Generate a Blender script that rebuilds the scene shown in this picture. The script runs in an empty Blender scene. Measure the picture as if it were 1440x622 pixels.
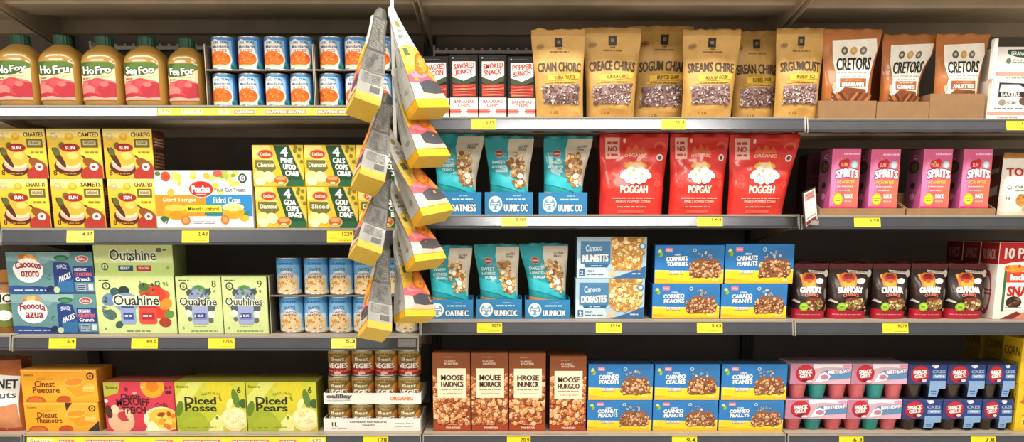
import bpy, math, random
from mathutils import Vector, Matrix, noise
from mathutils.geometry import tessellate_polygon
sc = bpy.context.scene
COL = sc.collection
rad = math.radians

# ------------------------------------------------------------------ camera
F_PX, DIST, PITCH, HORIZON, CAM_Z = 1143.0, 2.4, rad(10.0), 318.0, 1.45
PPY = HORIZON + F_PX * math.tan(PITCH)
cam_d = bpy.data.cameras.new('camera'); cam = bpy.data.objects.new('camera', cam_d); COL.objects.link(cam)
cam_d.sensor_width = 36.0; cam_d.lens = 36.0 * F_PX / 1440.0
cam_d.shift_y = (PPY - 311.0) / 1440.0
cam.location = (0, -DIST, CAM_Z); cam.rotation_euler = (rad(90) - PITCH, 0, 0)
cam_d.clip_start = 0.05
sc.camera = cam
cT, sT = math.cos(PITCH), math.sin(PITCH)

def U(px, py, y=0.0):
    """photo point -> (x, z) on the upright plane at depth y"""
    u = (px - 720.0) / F_PX; v = (PPY - py) / F_PX
    dx, dy, dz = u, v * sT + cT, v * cT - sT
    t = (y + DIST) / dy
    return dx * t, CAM_Z + dz * t

def PYof(z, y):
    ry, rz = y + DIST, z - CAM_Z
    return PPY - F_PX * (ry * sT + rz * cT) / (ry * cT - rz * sT)

# --------------------------------------------------------------- materials
_M = {}
def lin(h):
    h = h.lstrip('#')
    r = []
    for i in (0, 2, 4):
        c = int(h[i:i + 2], 16) / 255.0
        r.append(c / 12.92 if c <= 0.04045 else ((c + 0.055) / 1.055) ** 2.4)
    return (r[0], r[1], r[2], 1.0)

def mat(h, rough=0.5, metal=0.0, var=0.05, bump=0.0, scale=60.0, coat=0.0, spec=0.4, bscale=None):
    """plain print / paper / plastic colour with a little procedural mottling"""
    key = (h, rough, metal, var, bump, scale, coat, spec, bscale)
    if key in _M: return _M[key]
    m = bpy.data.materials.new('print_' + h.lstrip('#')); m.use_nodes = True
    nt = m.node_tree; b = nt.nodes['Principled BSDF']
    b.inputs['Roughness'].default_value = rough; b.inputs['Metallic'].default_value = metal
    b.inputs['Specular IOR Level'].default_value = spec
    b.inputs['Coat Weight'].default_value = coat
    tc = nt.nodes.new('ShaderNodeTexCoord')
    no = nt.nodes.new('ShaderNodeTexNoise'); no.inputs['Scale'].default_value = scale; no.inputs['Detail'].default_value = 3
    nt.links.new(tc.outputs['Object'], no.inputs['Vector'])
    rp = nt.nodes.new('ShaderNodeValToRGB')
    c = lin(h)
    rp.color_ramp.elements[0].position = 0.3; rp.color_ramp.elements[1].position = 0.7
    rp.color_ramp.elements[0].color = tuple(max(0, x * (1 - var)) for x in c[:3]) + (1,)
    rp.color_ramp.elements[1].color = tuple(min(1, x * (1 + var)) for x in c[:3]) + (1,)
    nt.links.new(no.outputs['Fac'], rp.inputs['Fac']); nt.links.new(rp.outputs['Color'], b.inputs['Base Color'])
    if bump:
        n2 = nt.nodes.new('ShaderNodeTexNoise'); n2.inputs['Scale'].default_value = bscale or scale; n2.inputs['Detail'].default_value = 4
        nt.links.new(tc.outputs['Object'], n2.inputs['Vector'])
        bp = nt.nodes.new('ShaderNodeBump'); bp.inputs['Strength'].default_value = bump; bp.inputs['Distance'].default_value = 0.004
        nt.links.new(n2.outputs['Fac'], bp.inputs['Height']); nt.links.new(bp.outputs['Normal'], b.inputs['Normal'])
    _M[key] = m
    return m

def pic(name, cols, scale, rough=0.5, stretch=(1, 1, 1)):
    """printed picture of many small pieces (beans, nuts, grains): voronoi cells in several colours"""
    key = (name, scale)
    if key in _M: return _M[key]
    m = bpy.data.materials.new('print_' + name); m.use_nodes = True
    nt = m.node_tree; b = nt.nodes['Principled BSDF']; b.inputs['Roughness'].default_value = rough
    tc = nt.nodes.new('ShaderNodeTexCoord'); mp = nt.nodes.new('ShaderNodeMapping'); mp.inputs['Scale'].default_value = stretch
    vo = nt.nodes.new('ShaderNodeTexVoronoi'); vo.inputs['Scale'].default_value = scale
    nt.links.new(tc.outputs['Object'], mp.inputs['Vector']); nt.links.new(mp.outputs['Vector'], vo.inputs['Vector'])
    sp = nt.nodes.new('ShaderNodeSeparateColor'); nt.links.new(vo.outputs['Color'], sp.inputs['Color'])
    rp = nt.nodes.new('ShaderNodeValToRGB'); rp.color_ramp.interpolation = 'CONSTANT'
    el = rp.color_ramp.elements
    el[0].position = 0; el[0].color = lin(cols[0]); el[1].position = 1.0 / len(cols); el[1].color = lin(cols[1])
    for i, c in enumerate(cols[2:]):
        e = el.new((i + 2) / len(cols)); e.color = lin(c)
    nt.links.new(sp.outputs[0], rp.inputs['Fac'])
    nt.links.new(rp.outputs['Color'], b.inputs['Base Color'])
    _M[key] = m
    return m

# ------------------------------------------------------------ mesh builder
class MB:
    def __init__(s): s.v = []; s.f = []; s.m = []; s.mats = []; s.sm = []
    def mi(s, m):
        if m not in s.mats: s.mats.append(m)
        return s.mats.index(m)
    def add(s, vs, fs, m, smooth=False):
        b = len(s.v); s.v.extend(tuple(v) for v in vs); k = s.mi(m)
        for f in fs: s.f.append([b + i for i in f]); s.m.append(k); s.sm.append(smooth)
    def box(s, x0, y0, z0, x1, y1, z1, m, ms=None, bev=0.0):
        """axis box with optional bevel; ms maps 'L','R','T','B','F','K' to own materials"""
        ms = ms or {}
        c = bev
        if c <= 0:
            vs = [(x0,y0,z0),(x1,y0,z0),(x1,y1,z0),(x0,y1,z0),(x0,y0,z1),(x1,y0,z1),(x1,y1,z1),(x0,y1,z1)]
            for k, f in (('B',(3,2,1,0)),('T',(4,5,6,7)),('F',(0,1,5,4)),('K',(2,3,7,6)),('L',(3,0,4,7)),('R',(1,2,6,5))):
                s.add([vs[i] for i in f], [(0,1,2,3)], ms.get(k, m))
            return
        X, Y, Z = (x0, x1), (y0, y1), (z0, z1)
        def P(i, j, k, ax):
            sx, sy, sz = (1, -1)[i], (1, -1)[j], (1, -1)[k]
            return (X[i] + (0 if ax == 0 else sx * c), Y[j] + (0 if ax == 1 else sy * c), Z[k] + (0 if ax == 2 else sz * c))
        idx = {}; vs = []
        for i in (0, 1):
            for j in (0, 1):
                for k in (0, 1):
                    for ax in (0, 1, 2): idx[(i, j, k, ax)] = len(vs); vs.append(P(i, j, k, ax))
        g = lambda *a: idx[a]
        faces = {'L': [(g(0,1,0,0), g(0,0,0,0), g(0,0,1,0), g(0,1,1,0))], 'R': [(g(1,0,0,0), g(1,1,0,0), g(1,1,1,0), g(1,0,1,0))],
                 'F': [(g(0,0,0,1), g(1,0,0,1), g(1,0,1,1), g(0,0,1,1))], 'K': [(g(1,1,0,1), g(0,1,0,1), g(0,1,1,1), g(1,1,1,1))],
                 'B': [(g(0,1,0,2), g(1,1,0,2), g(1,0,0,2), g(0,0,0,2))], 'T': [(g(0,0,1,2), g(1,0,1,2), g(1,1,1,2), g(0,1,1,2))]}
        ed = []
        for a in (0, 1):
            for b2 in (0, 1):
                ed.append((g(0,a,b2,1), g(1,a,b2,1), g(1,a,b2,2), g(0,a,b2,2)))
                ed.append((g(a,0,b2,0), g(a,1,b2,0), g(a,1,b2,2), g(a,0,b2,2)))
                ed.append((g(a,b2,0,0), g(a,b2,1,0), g(a,b2,1,1), g(a,b2,0,1)))
        co = [(g(i,j,k,0), g(i,j,k,1), g(i,j,k,2)) for i in (0,1) for j in (0,1) for k in (0,1)]
        base = len(s.v); s.v.extend(vs)
        cen = Vector(((x0+x1)/2, (y0+y1)/2, (z0+z1)/2))
        def put(f, mm):
            p = [Vector(vs[i]) for i in f]
            n = (p[1]-p[0]).cross(p[2]-p[0])
            if n.dot(sum(p, Vector())/len(p) - cen) < 0: f = tuple(reversed(f))
            s.f.append([base + i for i in f]); s.m.append(s.mi(mm)); s.sm.append(False)
        for k, fl in faces.items():
            for f in fl: put(f, ms.get(k, m))
        for f in ed + co: put(f, m)
    def prism(s, pts, y0, y1, m):
        """polygon in x,z pushed from y0 to y1"""
        n = len(pts)
        vs = [(x, y0, z) for x, z in pts] + [(x, y1, z) for x, z in pts]
        s.add(vs, [tuple(range(n)), tuple(range(2*n-1, n-1, -1))] + [((i+1) % n, i, n+i, n+(i+1) % n) for i in range(n)], m)
    def prism_x(s, pts, x0, x1, m):
        """polygon in y,z pushed from x0 to x1"""
        n = len(pts)
        vs = [(x0, y, z) for y, z in pts] + [(x1, y, z) for y, z in pts]
        s.add(vs, [tuple(range(n-1, -1, -1)), tuple(range(n, 2*n))] + [(i, (i+1) % n, n+(i+1) % n, n+i) for i in range(n)], m)
    def lathe(s, prof, m, seg=32, ex=None, cx=0, cy=0, cap0=True, cap1=True, smooth=True):
        """prof: (z, r) rows; ex: superellipse exponent per row (2 = round)"""
        rows = []
        for i, (z, r) in enumerate(prof):
            e = ex[i] if ex else 2.0
            ring = []
            for k in range(seg):
                a = 2 * math.pi * k / seg
                ca, sa = math.cos(a), math.sin(a)
                q = r if e == 2.0 else r / (abs(ca) ** e + abs(sa) ** e) ** (1.0 / e)
                ring.append((cx + q * ca, cy + q * sa, z))
            rows.append(ring)
        vs = [p for r_ in rows for p in r_]
        fs = [(i*seg+k, i*seg+(k+1) % seg, (i+1)*seg+(k+1) % seg, (i+1)*seg+k) for i in range(len(rows)-1) for k in range(seg)]
        s.add(vs, fs, m, smooth)
        if cap0: s.add(rows[0], [tuple(range(seg-1, -1, -1))], m)
        if cap1: s.add(rows[-1], [tuple(range(seg))], m)
    def art(s, art, fn, nu=0, nv=0, step=0.00012, base=0.0002, smooth=False):
        """lay a flat print onto a surface fn(u, v, h)"""
        for polys, m, lay in art.items:
            h = base + lay * step
            key = {}; vs = []; fs = []
            for p in polys:
                for q in split(p, nu, nv):
                    f = []
                    for (u, v) in q:
                        kk = (round(u, 5), round(v, 5))
                        if kk not in key: key[kk] = len(vs); vs.append(fn(u, v, h))
                        i = key[kk]
                        if i not in f: f.append(i)
                    if len(f) >= 3: fs.append(f)
            if fs: s.add(vs, fs, m, smooth)
    def build(s, name, parent=None):
        me = bpy.data.meshes.new(name); me.from_pydata(s.v, [], s.f)
        for m in s.mats: me.materials.append(m)
        me.polygons.foreach_set('material_index', s.m); me.polygons.foreach_set('use_smooth', s.sm)
        me.update()
        o = bpy.data.objects.new(name, me); COL.objects.link(o)
        if parent is not None: o.parent = parent
        return o

def clip(p, ax, c, keep_hi):
    out = []
    n = len(p)
    for i in range(n):
        a, b = p[i], p[(i+1) % n]
        da, db = (a[ax]-c, b[ax]-c) if keep_hi else (c-a[ax], c-b[ax])
        if da >= 0: out.append(a)
        if (da > 0 and db < 0) or (da < 0 and db > 0):
            t = da / (da - db); out.append((a[0]+(b[0]-a[0])*t, a[1]+(b[1]-a[1])*t))
    return out

def split(p, nu, nv):
    ps = [p]
    for ax, n in ((0, nu), (1, nv)):
        if not n: continue
        res = []
        for q in ps:
            lo = min(a[ax] for a in q); hi = max(a[ax] for a in q)
            i0 = max(0, int(math.floor(lo*n+1e-7))); i1 = min(n-1, int(math.ceil(hi*n-1e-7))-1)
            for i in range(i0, max(i0, i1)+1):
                r = q
                if lo < i/n - 1e-9: r = clip(r, ax, i/n, True)
                if len(r) >= 3 and hi > (i+1)/n + 1e-9: r = clip(r, ax, (i+1)/n, False)
                if len(r) >= 3: res.append(r)
        ps = res
    return ps

_T = {}
def glyphs(t, bold):
    k = (t, bold)
    if k in _T: return _T[k]
    c = bpy.data.curves.new('lettering', 'FONT'); c.body = t; c.offset = bold; c.resolution_u = 2; c.fill_mode = 'FRONT'
    c.dimensions = '2D'
    o = bpy.data.objects.new('lettering', c)
    me = bpy.data.meshes.new_from_object(o); me.calc_loop_triangles()
    vs = [(v.co.x, v.co.y) for v in me.vertices]
    tr = [[vs[i] for i in t_.vertices] for t_ in me.loop_triangles]
    bpy.data.objects.remove(o); bpy.data.curves.remove(c); bpy.data.meshes.remove(me)
    if not tr: _T[k] = ([], 1); return _T[k]
    xs = [p[0] for q in tr for p in q]; ys = [p[1] for q in tr for p in q]
    x0, x1, y0, y1 = min(xs), max(xs), min(ys), max(ys)
    out = []
    for q in tr:
        r = [((x-x0)/(x1-x0), (y-y0)/(y1-y0)) for x, y in q]
        if (r[1][0]-r[0][0])*(r[2][1]-r[0][1]) - (r[1][1]-r[0][1])*(r[2][0]-r[0][0]) < 0: r.reverse()
        out.append(r)
    _T[k] = (out, (x1-x0)/(y1-y0))
    return _T[k]

class Art:
    """flat print, u to the right and v upward, both 0..1 over the face; asp = width / height"""
    def __init__(s, asp, seed=1): s.items = []; s.bb = []; s.asp = asp; s.r = random.Random(seed)
    def _add(s, polys, m, lay=None):
        cl = []
        for p in polys:
            for ax in (0, 1):
                if min(a[ax] for a in p) < 0: p = clip(p, ax, 0.0, True)
                if len(p) >= 3 and max(a[ax] for a in p) > 1: p = clip(p, ax, 1.0, False)
                if len(p) < 3: break
            if len(p) >= 3: cl.append(p)
        if not cl: return 0
        b = (min(a[0] for p in cl for a in p), max(a[0] for p in cl for a in p), min(a[1] for p in cl for a in p), max(a[1] for p in cl for a in p))
        if lay is None:
            lay = 1
            for bb, l in s.bb:
                if bb[0] < b[1] and bb[1] > b[0] and bb[2] < b[3] and bb[3] > b[2]: lay = max(lay, math.floor(l) + 1)
        s.items.append((cl, m, lay)); s.bb.append((b, lay))
        return lay
    def rect(s, u0, v0, u1, v1, m): return s._add([[(u0, v0), (u1, v0), (u1, v1), (u0, v1)]], m)
    def poly(s, pts, m):
        area = sum(pts[i][0]*pts[(i+1) % len(pts)][1]-pts[(i+1) % len(pts)][0]*pts[i][1] for i in range(len(pts)))
        if area < 0: pts = pts[::-1]
        t = tessellate_polygon([[Vector((a, b, 0)) for a, b in pts]])
        out = []
        for q in t:
            p = [pts[i] for i in q]
            if (p[1][0]-p[0][0])*(p[2][1]-p[0][1])-(p[1][1]-p[0][1])*(p[2][0]-p[0][0]) < 0: p.reverse()
            out.append(p)
        return s._add(out, m)
    def ell(s, cu, cv, ru, rv, m, rot=0.0, n=20, a0=0.0, a1=360.0, lay=None):
        pts = []
        cr, sr = math.cos(rad(rot)), math.sin(rad(rot))
        k = n if a1 - a0 >= 360 else n + 1
        for i in range(k):
            a = rad(a0 + (a1-a0) * i / n)
            x, y = ru * math.cos(a) * s.asp, rv * math.sin(a)
            pts.append((cu + (x*cr - y*sr) / s.asp, cv + x*sr + y*cr))
        return s._add([pts], m, lay)
    def text(s, t, u0, v0, u1, v1, m, bold=0.02, shear=0.0, arc=0.0, rise=0.0, out=None, ow=0.05):
        def put(b, mm, gu, gv):
            tr, _ = glyphs(t, b)
            res = []
            for q in tr:
                r = []
                for x, y in q:
                    X = (u0-gu) + (u1-u0+2*gu)*x; Y = (v0-gv) + (v1-v0+2*gv)*y
                    X += shear * (y - .5) * (v1-v0)
                    Y += arc * (1 - (2*x-1)**2) + rise * (x-.5)
                    r.append((X, Y))
                res.append(r)
            acc.extend(res)
        acc = []
        if out is not None:
            g = (v1-v0) * 0.10
            put(min(bold, .03) + ow, out, g / s.asp, g); s._add(acc, out); acc = []
        b0 = min(bold, .014); e = (bold - b0) * (v1-v0) * 1.1 / s.asp
        if e <= 0: put(bold, m, 0, 0)
        else:
            lay = None
            for k, sh in enumerate((-e, 0, e)):
                acc = []; u0 += sh; u1 += sh; put(b0, m, -e*.5, 0); u0 -= sh; u1 -= sh
                lay = s._add(acc, m) if lay is None else s._add(acc, m, lay0 + k*.3)
                if k == 0: lay0 = lay
            return
        s._add(acc, m)
    def fine(s, u0, v0, u1, v1, m, rows=1):
        """rows of tiny unreadable print as broken dashes"""
        ps = []
        for r in range(rows):
            h = (v1-v0) / rows; a = v0 + r*h + h*.22; b = v0 + (r+1)*h - h*.22
            u = u0
            while u < u1 - .01:
                w = min(u1-u, s.r.uniform(.03, .11)); ps.append([(u, a), (u+w, a), (u+w, b), (u, b)]); u += w + .018
        if ps: s._add(ps, m)
    def pile(s, inside, n, mats, size, el=1.0, shade=None, hi=None):
        """many small overlapping pieces with centres inside a region; size in height units"""
        us = s.bb; lay = 1
        top = max([l for _, l in us] or [0]); lay = math.floor(top) + 1
        k = 0; tries = 0
        while k < n and tries < n * 30:
            tries += 1
            u, v = s.r.random(), s.r.random()
            if not inside(u, v): continue
            q = size * s.r.uniform(.75, 1.25)
            rt = s.r.uniform(0, 180)
            if shade is not None:
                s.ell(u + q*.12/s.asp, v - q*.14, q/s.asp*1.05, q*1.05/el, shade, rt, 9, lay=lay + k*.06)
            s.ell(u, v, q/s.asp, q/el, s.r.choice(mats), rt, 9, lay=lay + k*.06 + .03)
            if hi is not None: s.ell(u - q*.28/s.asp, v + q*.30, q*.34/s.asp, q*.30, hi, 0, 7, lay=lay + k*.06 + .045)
            k += 1

def in_ell(cu, cv, ru, rv): return lambda u, v: ((u-cu)/ru)**2 + ((v-cv)/rv)**2 < 1
def in_rect(a, b, c, d): return lambda u, v: a < u < c and b < v < d

# ------------------------------------------------------------------- things
def tag(o, label, cat, group=None, kind=None):
    if label: o['label'] = label
    if cat: o['category'] = cat
    if group: o['group'] = group
    if kind: o['kind'] = kind
    return o
def thing(name, loc, label, cat, group=None):
    o = bpy.data.objects.new(name, None); COL.objects.link(o); o.location = loc; o.empty_display_size = 0.05
    return tag(o, label, cat, group)
def dup(o, loc, label, kids):
    r = o.copy(); COL.objects.link(r); r.location = loc; r['label'] = label
    for ch in kids:
        c = ch.copy(); COL.objects.link(c); c.parent = r
    return r
ORD = ['first', 'second', 'third', 'fourth', 'fifth', 'sixth', 'seventh', 'eighth']

# common print colours
WHITE, CREAM, BLACK = mat('f4f2ee'), mat('efe8d8'), mat('161413')
DKBROWN, GREY, LGREY = mat('3b2415'), mat('7a7a78'), mat('b9b8b4')
RED, DKRED = mat('c4201f'), mat('7c1416')
# ============================================================ the setting
STEEL = mat('b8a890', rough=.55, var=.08, scale=12)
STEEL_TOP = mat('a39684', rough=.5, var=.06, scale=15)
BACK = mat('7a7268', rough=.7, var=.12, scale=8)
RAIL = mat('73757a', rough=.20, metal=.9, var=.05, scale=30)
RAIL_EDGE = mat('b9b5ac', rough=.3, metal=.6, var=.04)
DARK = mat('1d1b1a', rough=.6)
YBACK, DECK = 0.47, 0.44

b = MB(); b.box(-2.6, YBACK, 0, 2.6, YBACK+.03, 2.62, BACK)
tag(b.build('wall_back'), None, None, kind='structure')
b = MB(); b.box(-4.5, -6, -.05, 4.5, .6, 0, mat('dcd6c8', rough=.35, var=.06, scale=3))
tag(b.build('floor'), None, None, kind='structure')

J = [U(19.5, 470)[0], U(591, 470)[0], U(1114.5, 450)[0]]
J = [J[0], J[1], J[2]]
BAYX = {'FL': (-2.2, J[0]-.002), 'L': (J[0]+.002, J[1]-.003), 'R': (J[1]+.003, J[2]-.002), 'FR': (J[2]+.002, 2.2)}
for i, jx in enumerate(J):                    # slotted uprights between the bays
    b = MB(); b.box(jx-.02, YBACK-.028, 0, jx+.02, YBACK, 2.6, mat('33302d', rough=.5))
    z = .8
    while z < 2.3:
        for dx in (-.008, .008): b.box(jx+dx-.0025, YBACK-.0286, z, jx+dx+.0025, YBACK-.027, z+.02, BLACK)
        z += .05
    o = b.build('shelf_upright'); tag(o, ['slotted dark steel upright behind the juice bottles, leftmost of three',
        'slotted dark steel upright in the middle, behind the hanging snack bags',
        'slotted dark steel upright behind the right-hand bays, beside the pink packs'][i], 'upright', 'slotted uprights of the shelving', None)

def rail_profile(zb):
    # y, z of the moulded price channel, face leaning back at the top
    return [(-.0005, -.001), (-.008, -.001), (-.010, -.004), (-.008, -.0075), (-.0155, zb+.007), (-.019, zb+.005), (-.019, zb), (-.0155, zb-.001), (-.0005, zb-.001)]

SHELF = {}
def shelf(key, bay, ytop, ybot, label, fwd=0.0):
    x0, x1 = BAYX[bay]
    z = U(720, ytop)[1]; zb = U(720, ybot)[1] - z
    t = thing('metal_shelf', ((x0+x1)/2, -fwd, z), label, 'shelf', 'shelves of the shelving unit')
    w = (x1-x0)/2
    d = MB(); DECK = .44 + fwd
    d.box(-w, .0, -.003, w, DECK, 0, STEEL, {'T': STEEL_TOP})
    d.box(-w, .0, zb+.004, w, .003, -.003, STEEL)
    d.box(-w, .003, zb+.004, w, .045, zb+.007, STEEL)
    d.box(-w+.002, .15, -.030, w-.002, .29, -.0031, STEEL, bev=.006)
    d.box(-w, DECK-.03, -.045, w, DECK, -.003, STEEL)
    d.build('shelf_deck', t)
    r = MB(); r.prism_x(rail_profile(zb), -w, w, RAIL)
    r.box(-w, -.012, -.0042, w, -.0009, -.0008, RAIL_EDGE)
    r.build('price_rail', t)
    for s in (-1, 1):
        e = MB(); e.prism_x([(-.0215, zb-.002), (-.0215, zb+.008), (-.012, .0005), (0, .0005), (0, zb-.002)], s*w - (.003 if s > 0 else 0), s*w + (.003 if s < 0 else 0), RAIL_EDGE)
        e.build('rail_end_cap', t)
        k = MB(); xa = s*(w-.006)
        k.prism_x([(.02, -.0031), (.02, -.03), (.42, -.085), (DECK+.0015, -.085), (DECK+.0015, -.0031)], xa-.0012, xa+.0012, STEEL)
        k.build('shelf_bracket', t)
    SHELF[key] = dict(z=z, zb=zb, x0=x0, x1=x1)
    return t

shelf('L1', 'L', 148.5, 168, 'bright-railed metal shelf carrying juice bottles and blue cans, upper left')
shelf('R1', 'R', 165, 186, 'metal shelf carrying the brown kraft pouches, upper middle right')
shelf('FR1', 'FR', 167, 187, 'metal shelf carrying orange-brown bags in kraft trays, upper right corner')
shelf('L2', 'L', 321, 344, 'metal shelf carrying yellow cartons, second level on the left')
shelf('R2', 'R', 302, 321, 'metal shelf carrying teal bags and red pouches, second level')
shelf('FR2', 'FR', 303, 322, 'metal shelf carrying pink packs, second level on the right')
shelf('L3', 'L', 472, 492, 'metal shelf carrying pale green cartons, third level on the left')
shelf('R3', 'R', 450.5, 470, 'metal shelf carrying teal bags and blue cartons, third level')
shelf('FR3', 'FR', 451, 470.5, 'metal shelf carrying dark brown granola pouches, third level on the right')
shelf('FL3', 'FL', 471, 491, 'metal shelf end at the left frame edge, third level')
shelf('L4', 'L', 610, 633, 'metal shelf carrying orange and lime cartons, lowest on the left')
shelf('R4', 'R', 610, 633, 'metal shelf carrying brown nut cartons, lowest in the middle')
shelf('FR4', 'FR', 609.5, 633, 'metal shelf carrying pudding cup packs, lowest on the right')
shelf('FL4', 'FL', 611, 633, 'metal shelf end under a nut bag, lowest at the left frame edge')
shelf('FL2', 'FL', 321, 344, 'metal shelf end at the left frame edge, second level')
shelf('FL1', 'FL', 149, 168, 'metal shelf end past the left frame edge, level with the juice bottles')
shelf('FL0', 'FL', -26, -4, 'top shelf end at the upper left corner of the picture', .045)
shelf('L0', 'L', -26, -4, 'empty-looking top shelf above the juice bottles and blue cans', .045)
shelf('R0', 'R', -24, -3, 'top shelf above the kraft pouches', .045)
shelf('FR0', 'FR', -20, 2, 'top shelf above the orange-brown bags, its rail just in view', .045)

# perforated back rail
RM = mat('faf8f2', rough=.35)
for (px0, px1, lab) in ((126, 300, 'thin pale slotted rail on the back panel behind the juice bottles'), (609, 1110, 'thin pale slotted rail on the back panel above the red and black packs')):
    xa, z = U(px0, 72.5, YBACK-.05); xb, _ = U(px1, 72.5, YBACK-.05)
    if px0 < 300: z = U(0, 66.8, YBACK-.05)[1]
    b = MB(); b.box(xa, YBACK-.050, z-.006, xb, YBACK-.040, z+.0045, RM); b.box(xa, YBACK-.040, z-.002, xb, YBACK-.001, z+.002, BACK)
    b.box(xa, YBACK-.012, z+.006, xb, YBACK-.001, z+.026, BACK)
    n = int((xb-xa)/.0295)
    for i in range(n):
        x = xa + .012 + i*.0295
        b.box(x-.004, YBACK-.0135, z+.013, x+.004, YBACK-.012, z+.019, RM)
    b.box(xa, YBACK-.012, z+.0035, xb, YBACK-.001, z+.0065, BACK)
    b.box(xa, YBACK-.0505, z-.03, xa+.006, YBACK-.001, z+.02, RM)
    tag(b.build('back_rail'), lab, 'rail', 'slotted rails on the back panel')

# ------------------------------------------------------------- rail inserts
def rail_point(key, z_rel):
    zb = SHELF[key]['zb']
    t = (-.0075 - z_rel) / (-.0075 - (zb+.007))
    return -.008 + (-.0155+.008) * t
def on_rail(name, key, px0, px1, label, cat, group, m, artf, dz0=.0, dz1=.0, off=.0006, top=None):
    s = SHELF[key]; zt = -.0085 + dz1; zb = s['zb'] + .0085 + dz0
    pm = PYof(s['z'] + s['zb']/2, -.012)
    xa = U(px0, pm, -.012)[0]; xb = U(px1, pm, -.012)[0]
    w, h = xb-xa, zt-zb
    yt, yb = rail_point(key, zt) - off, rail_point(key, zb) - off
    L = math.hypot(h, yb-yt); ny = -(h)/L; nz = -(yb-yt)/L * -1
    n = Vector((0, -h, -(yb-yt))).normalized()
    if n.z < 0: n.z = -n.z
    def fn(u, v, hh):
        return (w*(u-.5), (yb + (yt-yb)*v) + n.y*hh, h*(v-.5) + n.z*hh)
    b = MB(); th = .0008
    q = [fn(0,0,0), fn(1,0,0), fn(1,1,0), fn(0,1,0)]; r = [fn(0,0,th), fn(1,0,th), fn(1,1,th), fn(0,1,th)]
    b.add(q + r, [(4,5,6,7), (3,2,1,0), (0,1,5,4), (1,2,6,5), (2,3,7,6), (3,0,4,7)], m)
    a = Art(w/h, seed=int(px0)+7)
    artf(a)
    b.art(a, lambda u, v, hh: fn(u, v, th+hh))
    o = b.build(name); o.location = ((xa+xb)/2, 0, s['z'] + (zt+zb)/2)
    return tag(o, label, cat, group)

TAGY, TAGP = mat('ead22a', rough=.45), mat('ecdc62', rough=.45)
INK = mat('4a3d10')
def price_art(txt, m=INK):
    def f(a):
        a.text(txt, .58, .56, .95, .86, m, .025)
        a.fine(.45, .12, .93, .24, mat('b59a1a'))
        a.fine(.08, .30, .40, .42, mat('d8bc1e'))
    return f
TAGS = [
 ('R1', 663, 697, '6.19', 'yellow price tag on the rail under the red and black packs'),
 ('R1', 930, 964, '7018', 'yellow price tag on the rail under the middle of the kraft pouches'),
 ('FR1', 1415, 1450, '7.99', 'yellow price tag on the rail under the white cartons, cut by the frame'),
 ('L2', 94, 132, '4.97', 'pale yellow price tag on the rail under the tropical yellow cartons'),
 ('L2', 256, 294, '2.43', 'yellow price tag on the rail under the white and orange fruit carton'),
 ('L2', 460, 497, '1229', 'yellow price tag on the rail under the green-striped pear cartons'),
 ('R2', 705, 741, '5.760', 'pale yellow price tag on the rail under the second-level teal bags'),
 ('R2', 980, 1016, '5.468', 'yellow price tag on the rail under the red pouches'),
 ('FR2', 1201, 1238, '5.90', 'yellow price tag on the rail under the pink packs'),
 ('L3', 69, 107, '15.4', 'yellow price tag on the rail under the blue-grey cartons'),
 ('L3', 185, 222, '60.5', 'yellow price tag on the rail under the large two-jar green carton'),
 ('L3', 293, 330, '1700', 'yellow price tag on the rail under the two single-jar green cartons'),
 ('L3', 466, 501, '5.3', 'yellow price tag on the rail under the pale blue cans'),
 ('R3', 671, 706, '9079', 'yellow price tag on the rail under the third-level teal bags'),
 ('R3', 838, 874, '1916', 'yellow price tag on the rail under the light blue chickpea cartons'),
 ('R3', 980, 1016, '5.63', 'yellow price tag on the third-level rail under the blue and yellow cartons'),
 ('FR3', 1241, 1277, '9079', 'yellow price tag on the rail under the dark brown granola pouches'),
 ('L4', 511, 546, '178', 'yellow price tag on the lowest rail under the canned goods trays'),
 ('R4', 713, 746, '70.9', 'yellow price tag on the lowest rail under the brown nut cartons'),
 ('R4', 945, 980, '9.4', 'yellow price tag on the lowest rail under the blue and yellow cartons'),
 ('FR4', 1180, 1214, '6.3', 'yellow price tag on the lowest rail under the pink pudding packs'),
 ('FR4', 1365, 1400, '7.8', 'yellow price tag on the lowest rail under the navy pudding packs'),
]
for key, a0, a1, tx, lab in TAGS:
    on_rail('price_tag', key, a0, a1, lab, 'price tag', 'yellow price tags on the shelf rails', TAGP if 'pale' in lab else TAGY, price_art(tx), dz0=-.003, dz1=.002)
on_rail('price_tag', 'L3', 559, 585, 'blank grey tag on the rail below the right end of the pale blue cans', 'price tag', None, mat('6a665f'), lambda a: a.fine(.1, .3, .9, .5, mat('7a766f')))

STRIPY, BOXO = mat('e8cf2c', rough=.45), mat('c8904a')
def white_strip(a):
    a.fine(.66, .24, .97, .32, LGREY); a.fine(.5, .12, .58, .18, LGREY); a.rect(0, .90, 1, 1, mat('d9cfc0'))
on_rail('shelf_strip', 'L1', -55, 221, 'white paper strip along the rail under the juice bottles', 'shelf strip', None, mat('fbf8f0', rough=.4), white_strip)
def promo(boxes, p0, p1, pale):
    def f(a):
        a.rect(0, 0, 1, .10, mat('e0c21c'))
        for (x0, x1, t, big) in boxes:
            u0, u1 = (x0-p0)/(p1-p0), (x1-p0)/(p1-p0)
            if big:
                a.rect(u0, .14, u1, .80, mat('e8b58c')); du = .012*(u1-u0)+.003
                a.rect(u0+du, .20, u1-du, .74, mat('b9713a'))
                a.text(t, u0+du*1.8, .30, u1-du*1.8, .64, WHITE, .05)
            else:
                a.rect(u0, .18, u1, .84, mat('efe29a')); a.text(t, u0+.006, .45, u1-.006, .8, mat('8a7a50'), .02)
        return
    return f
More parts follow.
